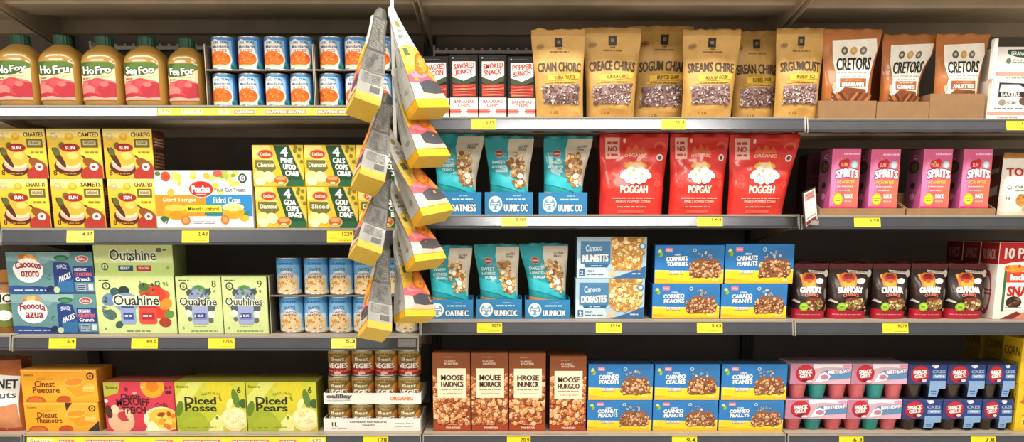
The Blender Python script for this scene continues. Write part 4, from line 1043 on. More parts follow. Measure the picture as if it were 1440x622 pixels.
# ------------------------------------------------------ second level, right
zr2 = SHELF['R2']['z']; zfr2 = SHELF['FR2']['z']; zr3 = SHELF['R3']['z']; zfr3 = SHELF['FR3']['z']
TEAL = mat('1f9aa4', rough=.3, coat=.35, bump=.1, scale=12, bscale=30); OATS = [mat('d8a860'), mat('b87c3c'), mat('f0d4a0'), mat('8a5424'), mat('e8c080')]
TRB = mat('2f80b6', rough=.5)
def tealbag(a):
    a.poly([(.50, 1), (.46, .86), (.50, .70), (.62, .58), (.80, .44), (.96, .30), (1, .32), (1, 1)], mat('cfc7b6'))
    a.ell(.28, .80, .095, .055, mat('b8a090')); a.ell(.28, .80, .08, .042, mat('9c3a34')); a.text('DelSun', .22, .79, .34, .812, WHITE, .02)
    a.text('SWEET', .10, .665, .42, .71, mat('d4eef0'), .03); a.text('& HONEYED', .09, .605, .45, .645, mat('d4eef0'), .03); a.text('GRANOLA', .16, .55, .46, .588, mat('d4eef0'), .03)
    a.text('GLUTEN', .70, .88, .90, .91, mat('4a4a48'), .02, rise=.01); a.text('FREE', .70, .845, .86, .87, mat('4a4a48'), .02)
    a.poly([(0, .58), (.4, .50), (.8, .42), (1, .36), (1, .24), (.5, .34), (0, .40)], mat('2cb4c2')); 
    a.pile(lambda u, v: .46 < u < .95 and .36 < v < .80 and abs((u-.70) + (v-.58)*.35) < .20 - abs(v-.6)*.35, 70, OATS, .030, 1.3, mat('8a6030'))
    a.ell(.78, .50, .07, .035, mat('f2ece0')); a.ell(.80, .42, .06, .032, mat('efe6d4')); a.ell(.62, .64, .05, .03, mat('f2e6cc'))
    a.poly([(0, .30), (.5, .26), (1, .24), (1, .12), (.5, .13), (0, .16)], mat('d89a50')); a.pile(in_rect(.02, .98, .145, .235), 40, OATS, .020, 1.5); a.rect(0, .0, 1, .10, mat('7cc4dc'))
def trayart(t):
    def f(a):
        a.ell(.22, .47, .145, .36, WHITE); a.ell(.22, .47, .115, .28, mat('6aa4c8')); a.poly([(.13, .52), (.31, .52), (.29, .40), (.15, .40)], WHITE); a.ell(.22, .66, .05, .1, WHITE); a.ell(.16, .32, .04, .08, WHITE); a.ell(.28, .30, .04, .08, WHITE); a.fine(.15, .43, .29, .49, mat('2a6a9a'))
        a.text(t, .40, .14, .90, .46, WHITE, .05, out=mat('1c4a78'), ow=.05); a.fine(.44, .62, .84, .74, mat('bcdcec')); a.fine(.58, .80, .76, .87, mat('9cc8e0'))
    return f
def tealset(rows, zs, level, seeds, tl):
    for i, (tr, ttop, bt, tp, top) in enumerate(rows):
        o, zt, zz = tray('display_tray', 'blue cardboard tray holding the %s teal bag on the %s level' % (NM[i], level), 'tray', 'blue trays of teal bags on the %s level' % level, tr[0], tr[1], ttop, zs, .030, .095, TRB, trayart(tl[i]), side_h=.064, back_h=.064, seed=seeds+i, th=.002, post=.0)
        pouch('snack_bag', 'teal granola bag in the %s blue tray on the %s level' % (NM[i], level), 'snack bag', 'teal granola bags on the %s level' % level, bt[0], bt[1], tp[0], tp[1], top, zt, .040, .060, TEAL, tealbag, seal=.009, seal_m=mat('2a8c94', rough=.35), seed=seeds*3+i, wr=.006, pinch=.02, roundtop=.3, flare=.3, nu=24, nv=28)
tealset([((603, 677), 270.5, (613, 670), (607, 681), 188), ((681.5, 749.5), 270.5, (688, 744), (681, 751), 191), ((757.5, 826), 271, (764, 821), (765, 834), 191)], zr2, 'second', 50, ['OATNESS', 'UUNIC OC', 'UUNIC CO'])
tealset([((600, 665.5), 422, (605, 659), (601, 664), 345), ((669.5, 734), 421.5, (674, 729), (666, 730), 343), ((738, 802), 422, (743, 797), (730, 799), 342)], zr3, 'third', 60, ['OATNEC', 'UUNDCOC', 'UUNICIX'])

REDB = mat('d9332a', rough=.3, coat=.35, bump=.12, scale=10, bscale=25); PINKW = mat('f4dcd0'); RED2 = mat('e0483c')
def redbag(t):
    def f(a):
        a.rect(.08, .72, .29, 1, mat('e8b4a4')); a.fine(.11, .90, .26, .96, mat('b83a34'), 1); a.text('NO', .12, .82, .25, .89, mat('b02a28'), .04); a.fine(.11, .75, .26, .80, mat('b83a34'), 1)
        a.ell(.36, .96, .02, .03, PINKW); a.ell(.88, .90, .09, .05, mat('e2604c')); a.ell(.88, .88, .06, .03, mat('c22a24'))
        a.poly([(.36, .80), (.42, .90), (.47, .84), (.53, .92), (.59, .84), (.64, .90), (.70, .80)], mat('e2643c')); a.text('ORGANIC', .36, .74, .70, .785, mat('f0c4a8'), .02, arc=.01)
        a.ell(.89, .74, .05, .045, mat('f0e0da')); a.ell(.89, .74, .03, .028, mat('5a4a4a'))
        a.ell(.53, .63, .18, .06, mat('e88a40')); a.poly([(.36, .62), (.44, .69), (.52, .66), (.60, .70), (.70, .62), (.53, .58)], mat('efb04a')); a.ell(.54, .645, .10, .03, mat('f0d0a0'))
        for (u, v, s) in ((.40, .53, .075), (.47, .58, .07), (.60, .58, .07), (.67, .53, .075), (.43, .46, .07), (.64, .46, .07), (.34, .50, .05), (.73, .50, .05), (.53, .52, .08), (.48, .43, .05), (.59, .43, .05)): a.ell(u, v, s, s*a.asp*.9, mat('f3e8dc'))
        for (u, v) in ((.44, .52), (.63, .53), (.53, .46), (.50, .57)): a.ell(u, v, .025, .02, mat('d8a878'))
        for (u, v) in ((.17, .48), (.86, .50), (.16, .38), (.88, .40)): a.ell(u, v, .055, .045, RED2); a.ell(u, v, .03, .025, mat('d8352c'))
        a.text(t, .30, .275, .73, .375, mat('f6ead8'), .045); a.fine(.18, .20, .84, .225, mat('f0b4a4')); a.text('FINELY POPPED CORN', .24, .155, .78, .185, mat('f4ccbc'), .02); a.fine(.26, .085, .72, .115, mat('f0a494')); a.rect(.28, .02, .70, .06, mat('e05a4c'))
    return f
for i, (bt, tp, top, t, lab) in enumerate([((844, 933), (844, 941), 188, 'POGGAH', 'red popcorn pouch, first from the left beside the teal bags'), ((943, 1019), (943.5, 1026), 188, 'POPGAY', 'red popcorn pouch, middle one of the three'), ((1026.5, 1104), (1027, 1127), 189, 'POGGEH', 'red popcorn pouch, right one beside the tilted sign')]):
    pouch('popcorn_pouch', lab, 'pouch', 'red popcorn pouches on the second level', bt[0], bt[1], tp[0], tp[1], top, zr2, .032, .07, REDB, redbag(t), seal=.012, seal_m=mat('b82020', rough=.35), seed=i+71, wr=.007, pinch=.015, vtop=.98, nu=24, nv=30)
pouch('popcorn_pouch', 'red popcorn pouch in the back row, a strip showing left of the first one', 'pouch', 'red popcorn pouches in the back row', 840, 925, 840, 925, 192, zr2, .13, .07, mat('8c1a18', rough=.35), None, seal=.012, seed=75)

# pink packs in kraft trays
PNK = mat('e4749f'); PNKS = mat('9a5478'); KTB = mat('987650', rough=.7, var=.08, scale=40)
def pinkfront(a):
    a.poly([(0, 1), (1, 1), (1, .82), (.5, .72), (.2, .86), (0, .8)], mat('d4628e')); a.poly([(.15, .0), (.30, .45), (.55, .78), (1, .86), (1, .0)], mat('e6606c')); a.poly([(.5, .0), (.55, .4), (1, .62), (1, 0)], mat('e86e5a')); a.poly([(0, 0), (1, 0), (1, .10), (0, .12)], mat('d42a6c')); a.poly([(0, .6), (.12, .8), (.35, .82), (.2, .5), (.1, .12), (0, .12)], mat('ea84b8'))
    a.fine(.40, .90, .96, .94, mat('f4c8dc'))
    a.ell(.42, .76, .19, .075, mat('b8202c')); a.ell(.52, .80, .1, .05, mat('c22a34')); a.text('SUN', .32, .73, .52, .79, mat('f2b0a8'), .03); a.ell(.80, .76, .13, .065, mat('9ac0d8')); a.ell(.80, .76, .09, .045, mat('d8e8ee'))
    a.pile(in_rect(.1, .3, .72, .86), 6, [mat('f09a3c'), mat('e8b04a')], .02, 1.6)
    a.text('SPRITS', .16, .54, .96, .67, WHITE, .06, arc=.03, out=mat('7c3a5a')); a.text('AÇAI BITES', .20, .46, .84, .515, mat('f6d04a'), .03); a.fine(.22, .41, .80, .44, mat('f4c8c0')); a.fine(.3, .35, .72, .38, mat('f4c8c0'))
    a.ell(.28, .23, .175, .095, mat('a8c020')); a.ell(.28, .23, .14, .075, mat('d2da3a')); a.fine(.17, .235, .39, .262, mat('6a8a1c')); a.fine(.20, .195, .36, .218, mat('7a9a24')); a.text('SNACK', .50, .24, .82, .31, mat('f6d8e0'), .05); a.fine(.52, .18, .8, .215, mat('f0b0b8'))
    a.fine(.2, .035, .74, .065, mat('f4c0d4'))
def pinkside(a):
    a.poly([(0, 0), (0, 1), (1, 1), (1, .5), (.6, .2), (.5, 0)], mat('945070')); a.poly([(1, 0), (.5, 0), (.62, .25), (1, .5)], mat('d860a0')); a.ell(.45, .74, .35, .10, mat('3c2a24')); a.ell(.45, .74, .24, .065, mat('5a4a2c')); a.text('C', .35, .86, .6, .93, mat('e8c8d8'), .03); a.ell(.45, .45, .16, .05, mat('3a2030')); a.ell(.45, .28, .18, .05, mat('d88ab0'))
o, zta, zz = tray('display_tray', 'kraft tray holding the left pair of pink packs', 'tray', 'kraft trays of pink packs', 1152.5, 1273, 293.5, zfr2, .030, .14, KTB, side_h=.07, back_h=.07, seed=1)
o, ztb, zz = tray('display_tray', 'kraft tray holding the right pair of pink packs', 'tray', 'kraft trays of pink packs', 1274.5, 1400, 293.5, zfr2, .030, .14, KTB, side_h=.07, back_h=.07, seed=2)
for i, (l, r, top, zt) in enumerate([(1168, 1208.5, 209, zta), (1222.5, 1264, 210, zta), (1296, 1337, 209.5, ztb), (1352, 1393, 209.5, ztb)]):
    carton('snack_box', ['pink upright snack pack, first from the left beside the tilted sign', 'pink upright snack pack at the right of the left kraft tray', 'pink upright snack pack at the left of the right kraft tray', 'pink upright snack pack, last on the right'][i], 'snack pack', 'pink snack packs in kraft trays', l, r, top, zt, .037, .095, PNK, pinkfront, {'L': PNKS, 'R': PNKS, 'T': mat('c05a94')}, side_art=pinkside, seed=i+1)
carton('snack_box', 'rear pink pack, shade painted in as maroon, left of the pink packs', 'snack pack', None, 1133, 1176, 217, zfr2, .215, .08, mat('4a1c2c'), lambda a: a.fine(.1, .3, .6, .7, mat('6a3040'), 4), seed=9)  # pink pack standing in shade, the darkness put into its maroon colour
# white bag at the right end
def topbag(a):
    a.poly([(0, .96), (1, .96), (1, 1), (0, 1)], mat('b47838')); a.text('TOP PICK', .06, .66, .95, .80, mat('b8322c'), .04); a.ell(.10, .47, .035, .03, mat('5a7a6a')); a.ell(.10, .47, .022, .018, WHITE); a.text('OATY SEEDS', .18, .45, .7, .50, mat('4a6a60'), .02); a.fine(.18, .40, .6, .43, mat('7a8a80')); a.text('12', .06, .27, .12, .31, BLACK, .01)
    a.ell(.30, .26, .10, .10, mat('c8843c')); a.pile(in_ell(.30, .26, .09, .09), 16, [mat('e0a04c'), mat('a8642a'), mat('8a4a1c')], .025, 1.4); a.ell(.62, .22, .16, .12, mat('c8843c')); a.ell(.4, .12, .08, .04, mat('e0a860')); a.rect(0, 0, 1, .05, mat('f0d8b8'))
    a.pile(in_rect(0, 1, .955, 1.0), 24, [mat('c88a40'), mat('9c5c24'), mat('e0b060')], .025, 1.3)
pouch('snack_bag', 'white bag with red lettering cut by the right frame edge, second level', 'snack bag', None, 1411, 1490, 1414, 1492, 215, zfr2, .032, .07, mat('eee8dc', rough=.4), topbag, seal=.010, seal_m=mat('b07a3c'), seed=81, wr=.003, pinch=0, back=mat('8a4a38'))
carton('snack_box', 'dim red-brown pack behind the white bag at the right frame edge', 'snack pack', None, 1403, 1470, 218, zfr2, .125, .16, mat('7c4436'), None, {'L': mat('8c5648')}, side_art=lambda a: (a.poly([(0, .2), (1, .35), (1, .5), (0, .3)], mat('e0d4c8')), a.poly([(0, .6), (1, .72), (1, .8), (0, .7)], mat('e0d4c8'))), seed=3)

# ------------------------------------------------------- third level, right
LBL = mat('a9c8dc'); CHK = [mat('e2b060'), mat('d09a4a'), mat('f0cc88'), mat('c0863a'), mat('f6dca4')]
def chick(t):
    def f(a):
        a.poly([(0, 0), (.5, 0), (.40, .3), (0, .5)], mat('c6dbe6')); a.rect(.05, .34, .48, .90, mat('4a7ea8')); a.poly([(.10, .34), (.46, .34), (.44, .26), (.12, .26)], mat('33648e')); a.fine(.2, .28, .36, .32, mat('b8d0e0'))
        a.text('Canoco', .12, .66, .36, .82, mat('cfe0ec'), .02, rise=.02); a.text(t, .08, .40, .45, .58, WHITE, .06, rise=.02)
        a.poly([(.48, 1), (.97, 1), (.93, .2), (.60, .17), (.50, .30)], mat('c89450')); a.poly([(.52, 0), (1, 0), (1, .3), (.8, .16)], mat('34669a')); a.poly([(.44, .04), (.58, .04), (.55, .2), (.5, .22)], mat('d8c0a0'))
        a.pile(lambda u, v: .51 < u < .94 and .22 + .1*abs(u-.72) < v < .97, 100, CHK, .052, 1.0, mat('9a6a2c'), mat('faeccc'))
        a.ell(.62, .95, .05, .06, mat('a0703a')); a.ell(.80, .95, .06, .06, mat('a87a40')); a.ell(.94, .78, .05, .08, mat('4a7ea8')); a.ell(.94, .78, .03, .05, mat('d0e0ea'))
        a.rect(.03, .05, .11, .22, mat('2a6498')); a.text('2', .05, .08, .09, .18, WHITE, .03); a.text('HIGH', .14, .14, .24, .20, mat('3a5468'), .03); a.fine(.14, .06, .4, .11, mat('5a7488')); a.fine(.80, .08, .92, .13, mat('c8dcec'))
    return f
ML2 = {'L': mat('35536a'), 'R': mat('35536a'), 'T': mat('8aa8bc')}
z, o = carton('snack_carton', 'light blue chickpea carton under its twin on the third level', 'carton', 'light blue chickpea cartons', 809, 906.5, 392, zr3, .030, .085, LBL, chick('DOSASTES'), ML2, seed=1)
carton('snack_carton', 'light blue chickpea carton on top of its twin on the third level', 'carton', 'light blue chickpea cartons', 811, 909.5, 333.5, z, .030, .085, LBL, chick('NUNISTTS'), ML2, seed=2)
BLUE = mat('2a78be'); YLB = mat('f2cf28'); BAR = [mat('c08a5c'), mat('8a5030'), mat('e0b888'), mat('6a3a24'), mat('a86c40'), mat('d0a070')]
def bar(t1, t2):
    def f(a):
        a.poly([(0, 0), (1, 0), (1, .33), (.5, .30), (0, .32)], YLB); a.poly([(0, 0), (1, 0), (1, .10), (.4, .06), (0, .14)], mat('ecb828')); a.poly([(0, .32), (.5, .30), (1, .33), (1, .36), (.5, .33), (0, .35)], mat('f6e48a'))
        a.poly([(.52, .86), (.95, .92), (1, .60), (.5, .5)], mat('2f72ae'))
        a.ell(.065, .80, .03, .09, mat('d8dc6a')); a.ell(.085, .76, .025, .07, mat('8ab04a')); a.ell(.05, .76, .018, .05, mat('3a8a6a'))
        a.rect(.145, .82, .25, .93, mat('e87888')); a.text('DelSun', .155, .85, .24, .90, WHITE, .02)
        a.text('CHEWY', .28, .73, .38, .78, WHITE, .04); a.text(t1, .16, .59, .47, .71, WHITE, .06, rise=.02, out=mat('3a84c4'), ow=.04); a.text(t2, .17, .45, .47, .57, WHITE, .06, rise=.02, out=mat('3a84c4'), ow=.04)
        a.text('PEANUT', .22, .26, .42, .34, mat('dce4ec'), .06, out=mat('2a5a9a')); a.fine(.21, .22, .42, .25, mat('8a7420')); a.fine(.02, .09, .16, .12, mat('d0a428'))
        a.poly([(.50, .22), (.51, .42), (.57, .60), (.66, .66), (.78, .62), (.90, .64), (.965, .40), (.95, .20), (.86, .16), (.56, .14)], mat('8c5634'))
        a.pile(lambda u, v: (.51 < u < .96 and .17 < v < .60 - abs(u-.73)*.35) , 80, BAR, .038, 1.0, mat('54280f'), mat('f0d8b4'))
        a.pile(lambda u, v: .58 < u < .82 and .66 < v < .86 - abs(u-.70)*.8, 14, [mat('8c9ab0'), mat('c0c8d4'), mat('6a7890'), mat('a88a70')], .032, 1.2); a.pile(in_rect(.87, .95, .66, .78), 6, [mat('a8b4c4'), mat('7c88a0')], .03, 1.2); a.ell(.57, .87, .028, .05, mat('b8d0e0')); a.ell(.57, .87, .016, .03, mat('3c74a4')); a.text('net', .84, .07, .93, .13, mat('f4ecc0'), .03)
    return f
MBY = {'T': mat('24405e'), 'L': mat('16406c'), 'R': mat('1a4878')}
def byset(rows, zs, where, seeds):
    zt = {}
    for i, (l, r, top, lay, t1, t2, lab) in enumerate(rows):
        zz = zs if lay == 0 else zt[lab[0]]
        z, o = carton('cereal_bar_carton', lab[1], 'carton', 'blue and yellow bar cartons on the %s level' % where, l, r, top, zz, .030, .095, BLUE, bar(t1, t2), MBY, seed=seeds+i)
        if lay == 0: zt[lab[0]] = z
byset([(917, 1012.5, 399.5, 0, 'CORNEO', 'PEAOKS', (0, 'blue and yellow bar carton on the third level, bottom left of the four')), (1013.7, 1107, 399.5, 0, 'CARAEO', 'PEANTS', (1, 'blue and yellow bar carton on the third level, bottom right of the four')),
       (920.5, 1018.5, 345, 1, 'CORNUTS', 'TOANUTS', (0, 'blue and yellow bar carton on the third level, top left of the four')), (1019.5, 1116.5, 343.5, 1, 'CARNUTS', 'PEANUTS', (1, 'blue and yellow bar carton on the third level, top right of the four'))], zr3, 'third', 1)
zr4 = SHELF['R4']['z']; zfr4 = SHELF['FR4']['z']
cols = ['left', 'middle', 'right']
R6 = [(825.5, 917), (917.7, 1009.5), (1010.5, 1102)]; R6t = [(827, 918.6), (920.5, 1012.5), (1014.5, 1107)]
W6 = [('CORNUT', 'PEADUTS'), ('CARNEO', 'PEANUTS'), ('CORNEO', 'PEALLYS'), ('CORNEO', 'PEACOTS'), ('CARNBO', 'CEALRES'), ('CORNIO', 'PEANTS')]
byset([(l, r, 563.5, 0, W6[i][0], W6[i][1], (i, 'blue and yellow bar carton on the lowest level, bottom row, %s column' % cols[i])) for i, (l, r) in enumerate(R6)] +
      [(l, r, 512.5, 1, W6[3+i][0], W6[3+i][1], (i, 'blue and yellow bar carton on the lowest level, top row, %s column' % cols[i])) for i, (l, r) in enumerate(R6t)], zr4, 'lowest', 20)
# granola pouches
CHOC = mat('2e1d17', rough=.35, coat=.2, var=.08); GRNL = [mat('c8a05c'), mat('8a5a2c'), mat('e8d0a0'), mat('6a3a1c'), mat('a8a050')]
def granola(t):
    def f(a):
        a.rect(0, .95, 1, 1, mat('5c1c1e')); a.poly([(0, 0), (1, 0), (1, .13), (.6, .18), (0, .19)], mat('b81f35')); a.fine(.08, .07, .8, .10, mat('e88a94'))
        a.poly([(.16, .82), (.34, .88), (.60, .86), (.66, .72), (.60, .60), (.24, .60), (.22, .72)], mat('e07a24')); a.poly([(.24, .86), (.16, .84), (.22, .76)], mat('f0c060')); a.ell(.44, .68, .16, .07, mat('f2a42c')); a.ell(.44, .80, .12, .06, mat('8c1c1c')); a.ell(.44, .72, .08, .035, mat('d8501c')); a.ell(.32, .76, .035, .05, mat('b82a1c'), 20); a.ell(.56, .78, .035, .05, mat('b82a1c'), -20)
        a.poly([(.40, .93), (.86, .90), (.90, .84), (.44, .88)], mat('d8cdc0')); a.fine(.46, .875, .84, .90, mat('7a4a3a')); a.ell(.74, .72, .11, .055, mat('efe6de'), 10); a.ell(.93, .86, .06, .07, mat('d0c8c0')); 
        a.text(t, .17, .485, .76, .60, WHITE, .07, arc=.02, out=mat('5a4438'), ow=.05); a.text('CHUNKS', .28, .42, .66, .475, mat('c8745c'), .05, arc=.02)
        a.ell(.58, .29, .25, .12, mat('b08a58')); a.pile(in_ell(.58, .29, .23, .11), 46, GRNL, .030, 1.3, mat('5a3818')); a.ell(.52, .385, .20, .025, mat('7c2c1c'), 8)
        a.ell(.26, .235, .115, .085, mat('8ab82a')); a.ell(.26, .235, .085, .062, mat('a8d03c')); a.fine(.20, .22, .32, .25, mat('4a7a1c'))
        a.ell(.90, .48, .06, .11, mat('5a5450')); a.ell(.90, .48, .045, .09, mat('7a746c')); a.pile(in_ell(.90, .22, .07, .06), 7, [mat('c8a078'), mat('9a6a48')], .03); a.poly([(.0, .34), (.14, .30), (.16, .33), (.02, .38)], mat('c8c4c0'))
    return f
GB = [(1117, 1164, 1117, 1167), (1168, 1222, 1168, 1228.5), (1231, 1277, 1230, 1282.5), (1285, 1331, 1284, 1335.5), (1334, 1386, 1337, 1391)]
GT = ['GRANUAZ', 'SRANOAY', 'CRACNUA', 'GRANNAY', 'GRANUNA']
GLB = ['dark brown granola pouch, first from the left beside the blue and yellow cartons', 'dark brown granola pouch, second from the left', 'dark brown granola pouch, middle one of the five', 'dark brown granola pouch, fourth from the left', 'dark brown granola pouch, last on the right beside the red and white carton']
for i, g in enumerate(GB):
    pouch('granola_pouch', GLB[i], 'pouch', 'dark brown granola pouches on the third level', g[0], g[1], g[2], g[3], 371, zfr3, .032, .075, CHOC, granola(GT[i]), seal=.008, seal_m=mat('5c1c1e', rough=.4), seed=i+91, wr=.004, pinch=.0, vtop=1.0, nu=20, nv=24)
for i, g in enumerate(GB):
    pouch('granola_pouch', 'dark granola pouch in the back row, top edge showing behind the %s front one' % ['first', 'second', 'middle', 'fourth', 'last'][i], 'pouch', 'granola pouches in the back row', g[0]+3, g[1]-3-16*(i == 4), g[2]+4, g[3]-3-19*(i == 4), 366.5, zfr3, .145, .07, CHOC, None, seal=.008, seal_m=mat('5c1c1e', rough=.4), seed=i+101, wr=.003, pinch=.0, nu=8, nv=8)
# ten-pack cartons at the right end
TEN = mat('ece4d8'); TENR = mat('b81c22')
def tenfront(a):
    a.rect(0, .72, 1, 1, TENR); a.text('10 PACK', .08, .79, .72, .93, mat('f4ece4'), .05)
    a.ell(.5, .66, .52, .10, TEN); a.poly([(.10, .10), (.10, .66), (.14, .66), (.14, .10)], mat('3c6a3a')); a.rect(.14, .12, .95, .66, mat('f2ece4')); a.rect(.14, .48, .95, .62, mat('d0402c')); a.ell(.25, .66, .16, .05, mat('e88a2c')); a.pile(in_ell(.25, .67, .14, .04), 14, [mat('e86a24'), mat('f0a03c'), mat('c83a24')], .02); a.text('Indian', .20, .51, .55, .59, WHITE, .05); a.text('SNACK', .17, .30, .70, .43, mat('b8201f'), .06, out=mat('f4d8c8'))
    a.ell(.28, .22, .12, .08, mat('3a2418')); a.pile(in_ell(.28, .22, .11, .07), 14, [mat('5a3a24'), mat('1f1410'), mat('8a5a38')], .022); a.fine(.16, .14, .4, .16, GREY); a.poly([(.1, 0), (.34, .10), (.5, .04), (.6, 0)], mat('7c2c24')); a.poly([(.3, 0), (.5, .12), (.9, .10), (1, 0)], mat('d88468'))
def tenside(a):
    a.rect(0, .72, 1, 1, mat('8c1a1e')); a.text('10 PACK', .15, .78, .85, .92, mat('b88a84'), .03); a.ell(.5, .34, .28, .3, mat('a8404a')); a.ell(.5, .34, .2, .22, mat('d8c4b8')); a.fine(.2, .3, .8, .4, mat('8a2a30'), 2)
for k in range(3):
    yk = .030 + k*.098
    carton('snack_carton', ['red and white carton lettered 10 PACK cut by the right frame edge', 'red-topped carton directly behind the 10 PACK carton, its dim side showing', 'red-topped carton deepest in the 10 PACK row, nearest the back panel'][k], 'carton', 'red and white ten-pack cartons', *( (1401, 1497, 341) if k == 0 else (720+(1401-720)*2.43/(2.4+yk)+.0, 720+(1497-720)*2.43/(2.4+yk), 318+(341-318)*2.43/(2.4+yk)) ), zfr3, yk, .096, TEN, tenfront if k == 0 else None, {'T': mat('a81c20'), 'L': mat('e0d4ca')} if k == 0 else {'T': mat('7c181c'), 'L': mat('8c5a54')}, side_art=tenside, seed=k+1)  # cartons behind the first: shadow painted into top and side colours

# ------------------------------------------------------------ lowest, right
MSE = mat('8a4a26'); MNUT = [mat('d88c54'), mat('b8622c'), mat('eab888'), mat('9c4a1c'), mat('e8a060'), mat('c87840')]
def moose(l1, l2):
    def f(a):
        a.rect(0, .0, 1, .78, mat('8c4420')); a.rect(0, 0, 1, .09, mat('a84420'))
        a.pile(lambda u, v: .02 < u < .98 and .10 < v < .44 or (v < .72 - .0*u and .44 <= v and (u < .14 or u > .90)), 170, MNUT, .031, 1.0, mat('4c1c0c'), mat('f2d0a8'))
        a.fine(.30, .945, .52, .96, mat('d8b098')); a.text('CLASSIC', .30, .885, .62, .91, mat('ecd4c4'), .03); a.text('ROASTED', .32, .855, .68, .88, mat('ecd4c4'), .03)
        a.rect(.125, .43, .90, .81, mat('f0e2c4')); a.text(l1, .22, .655, .82, .725, mat('4a3020'), .06); a.text(l2, .22, .57, .82, .64, mat('4a3020'), .06); a.fine(.22, .525, .82, .55, mat('9c8a6a')); a.fine(.27, .475, .78, .495, mat('a89878'))
        a.text('MOUNTAIN', .34, .022, .72, .052, mat('f4dcc4'), .05); a.fine(.40, .075, .62, .088, mat('f0a884'))
    return f
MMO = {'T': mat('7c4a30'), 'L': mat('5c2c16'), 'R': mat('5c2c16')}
for i, (l, r, top, t) in enumerate([(608.3, 661.7, 497, ('MOOSE', 'HAIONCS')), (662.7, 714.7, 497, ('MOUEE', 'MORACR')), (715.5, 767.5, 497.5, ('HROSE', 'INUNKCR')), (772.5, 824.5, 501.5, ('MOOSE', 'HURGCO'))]):
    carton('nut_carton', 'tall brown nut carton, %s' % ['first from the left by the shelf joint', 'second from the left', 'third from the left, before the gap', 'slightly shorter, beside the blue and yellow cartons'][i], 'carton', 'tall brown nut cartons', l, r, top, zr4, .030, .07, MSE, moose(*t), MMO, seed=i+1)
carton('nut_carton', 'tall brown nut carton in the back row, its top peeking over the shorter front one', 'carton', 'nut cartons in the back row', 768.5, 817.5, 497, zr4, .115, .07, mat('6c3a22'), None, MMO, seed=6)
# pudding packs
CUPP, CUPT, CUPD, CUPN = mat('dc6a72', rough=.3, coat=.3), mat('2a9a94', rough=.3, coat=.3), mat('33221c', rough=.25, coat=.4), mat('1c2234', rough=.25, coat=.4)
def pinkpack(a):
    a.rect(0, 0, 1, 1, mat('c8a8b8')); a.poly([(0, 1), (1, 1), (1, .78), (.6, .86), (.3, .72), (0, .8)], mat('e8e0ea')); a.rect(0, 0, .36, 1, mat('b87a94')); a.pile(in_rect(.0, .42, 0, 1), 22, [mat('8a4a6a'), mat('d8a0b4'), mat('6c4a7a'), mat('e8c8d4')], .05, 1.2)
    a.poly([(.42, .1), (.50, .55), (.58, .70), (.70, .5), (1, .62), (1, .28), (.6, .2)], mat('5c88b4')); a.poly([(.40, .08), (.48, .48), (.56, .60), (.66, .40), (.62, .18)], mat('e4e6f0')); a.ell(.56, .34, .07, .13, mat('b87a90')); a.poly([(.6, .0), (1, .0), (1, .30), (.7, .16)], mat('d8a8bc'))
    a.text('BIRTHDAY', .62, .52, .97, .72, mat('eef2f8'), .04, rise=.10, out=mat('3c6aa0'), ow=.05); a.ell(.93, .88, .08, .10, mat('e098b8'))
    a.ell(.235, .52, .165, .44, mat('b01f30')); a.ell(.235, .66, .13, .28, mat('c42a36')); a.text('SNACK', .12, .52, .35, .72, WHITE, .07, rise=.05); a.text('GELS', .14, .32, .33, .50, WHITE, .07, rise=.05); a.ell(.25, .16, .07, .08, mat('6c1420')); a.ell(.31, .13, .05, .06, mat('f0d8d0'))
def bluepack(a):
    a.rect(0, 0, 1, 1, mat('28407e')); a.rect(0, 0, .5, 1, mat('3c3a6c')); a.pile(in_rect(.0, .5, 0, 1), 22, [mat('4c58a0'), mat('243064'), mat('7a5a7c'), mat('1c2448')], .06, 1.2)
    a.ell(.30, .50, .24, .44, mat('b01f30')); a.ell(.31, .66, .20, .26, mat('c42a36')); a.text('SNACK', .12, .52, .48, .72, WHITE, .07, rise=.06); a.text('GELS', .16, .32, .46, .50, WHITE, .07, rise=.06); a.ell(.36, .16, .10, .07, mat('6c1420')); a.ell(.42, .18, .06, .07, mat('f0d8d0'))
    a.ell(.70, .92, .08, .10, mat('e8ecf2')); a.ell(.64, .96, .04, .08, mat('c8d0dc')); a.text('CKES', .62, .56, .96, .72, mat('9ab0d0'), .05); a.rect(.64, .30, .98, .48, mat('7a9cc8')); a.text('WITH', .70, .33, .92, .45, mat('e0e8f4'), .05); a.rect(.58, .0, 1, .16, mat('84a6d0'))
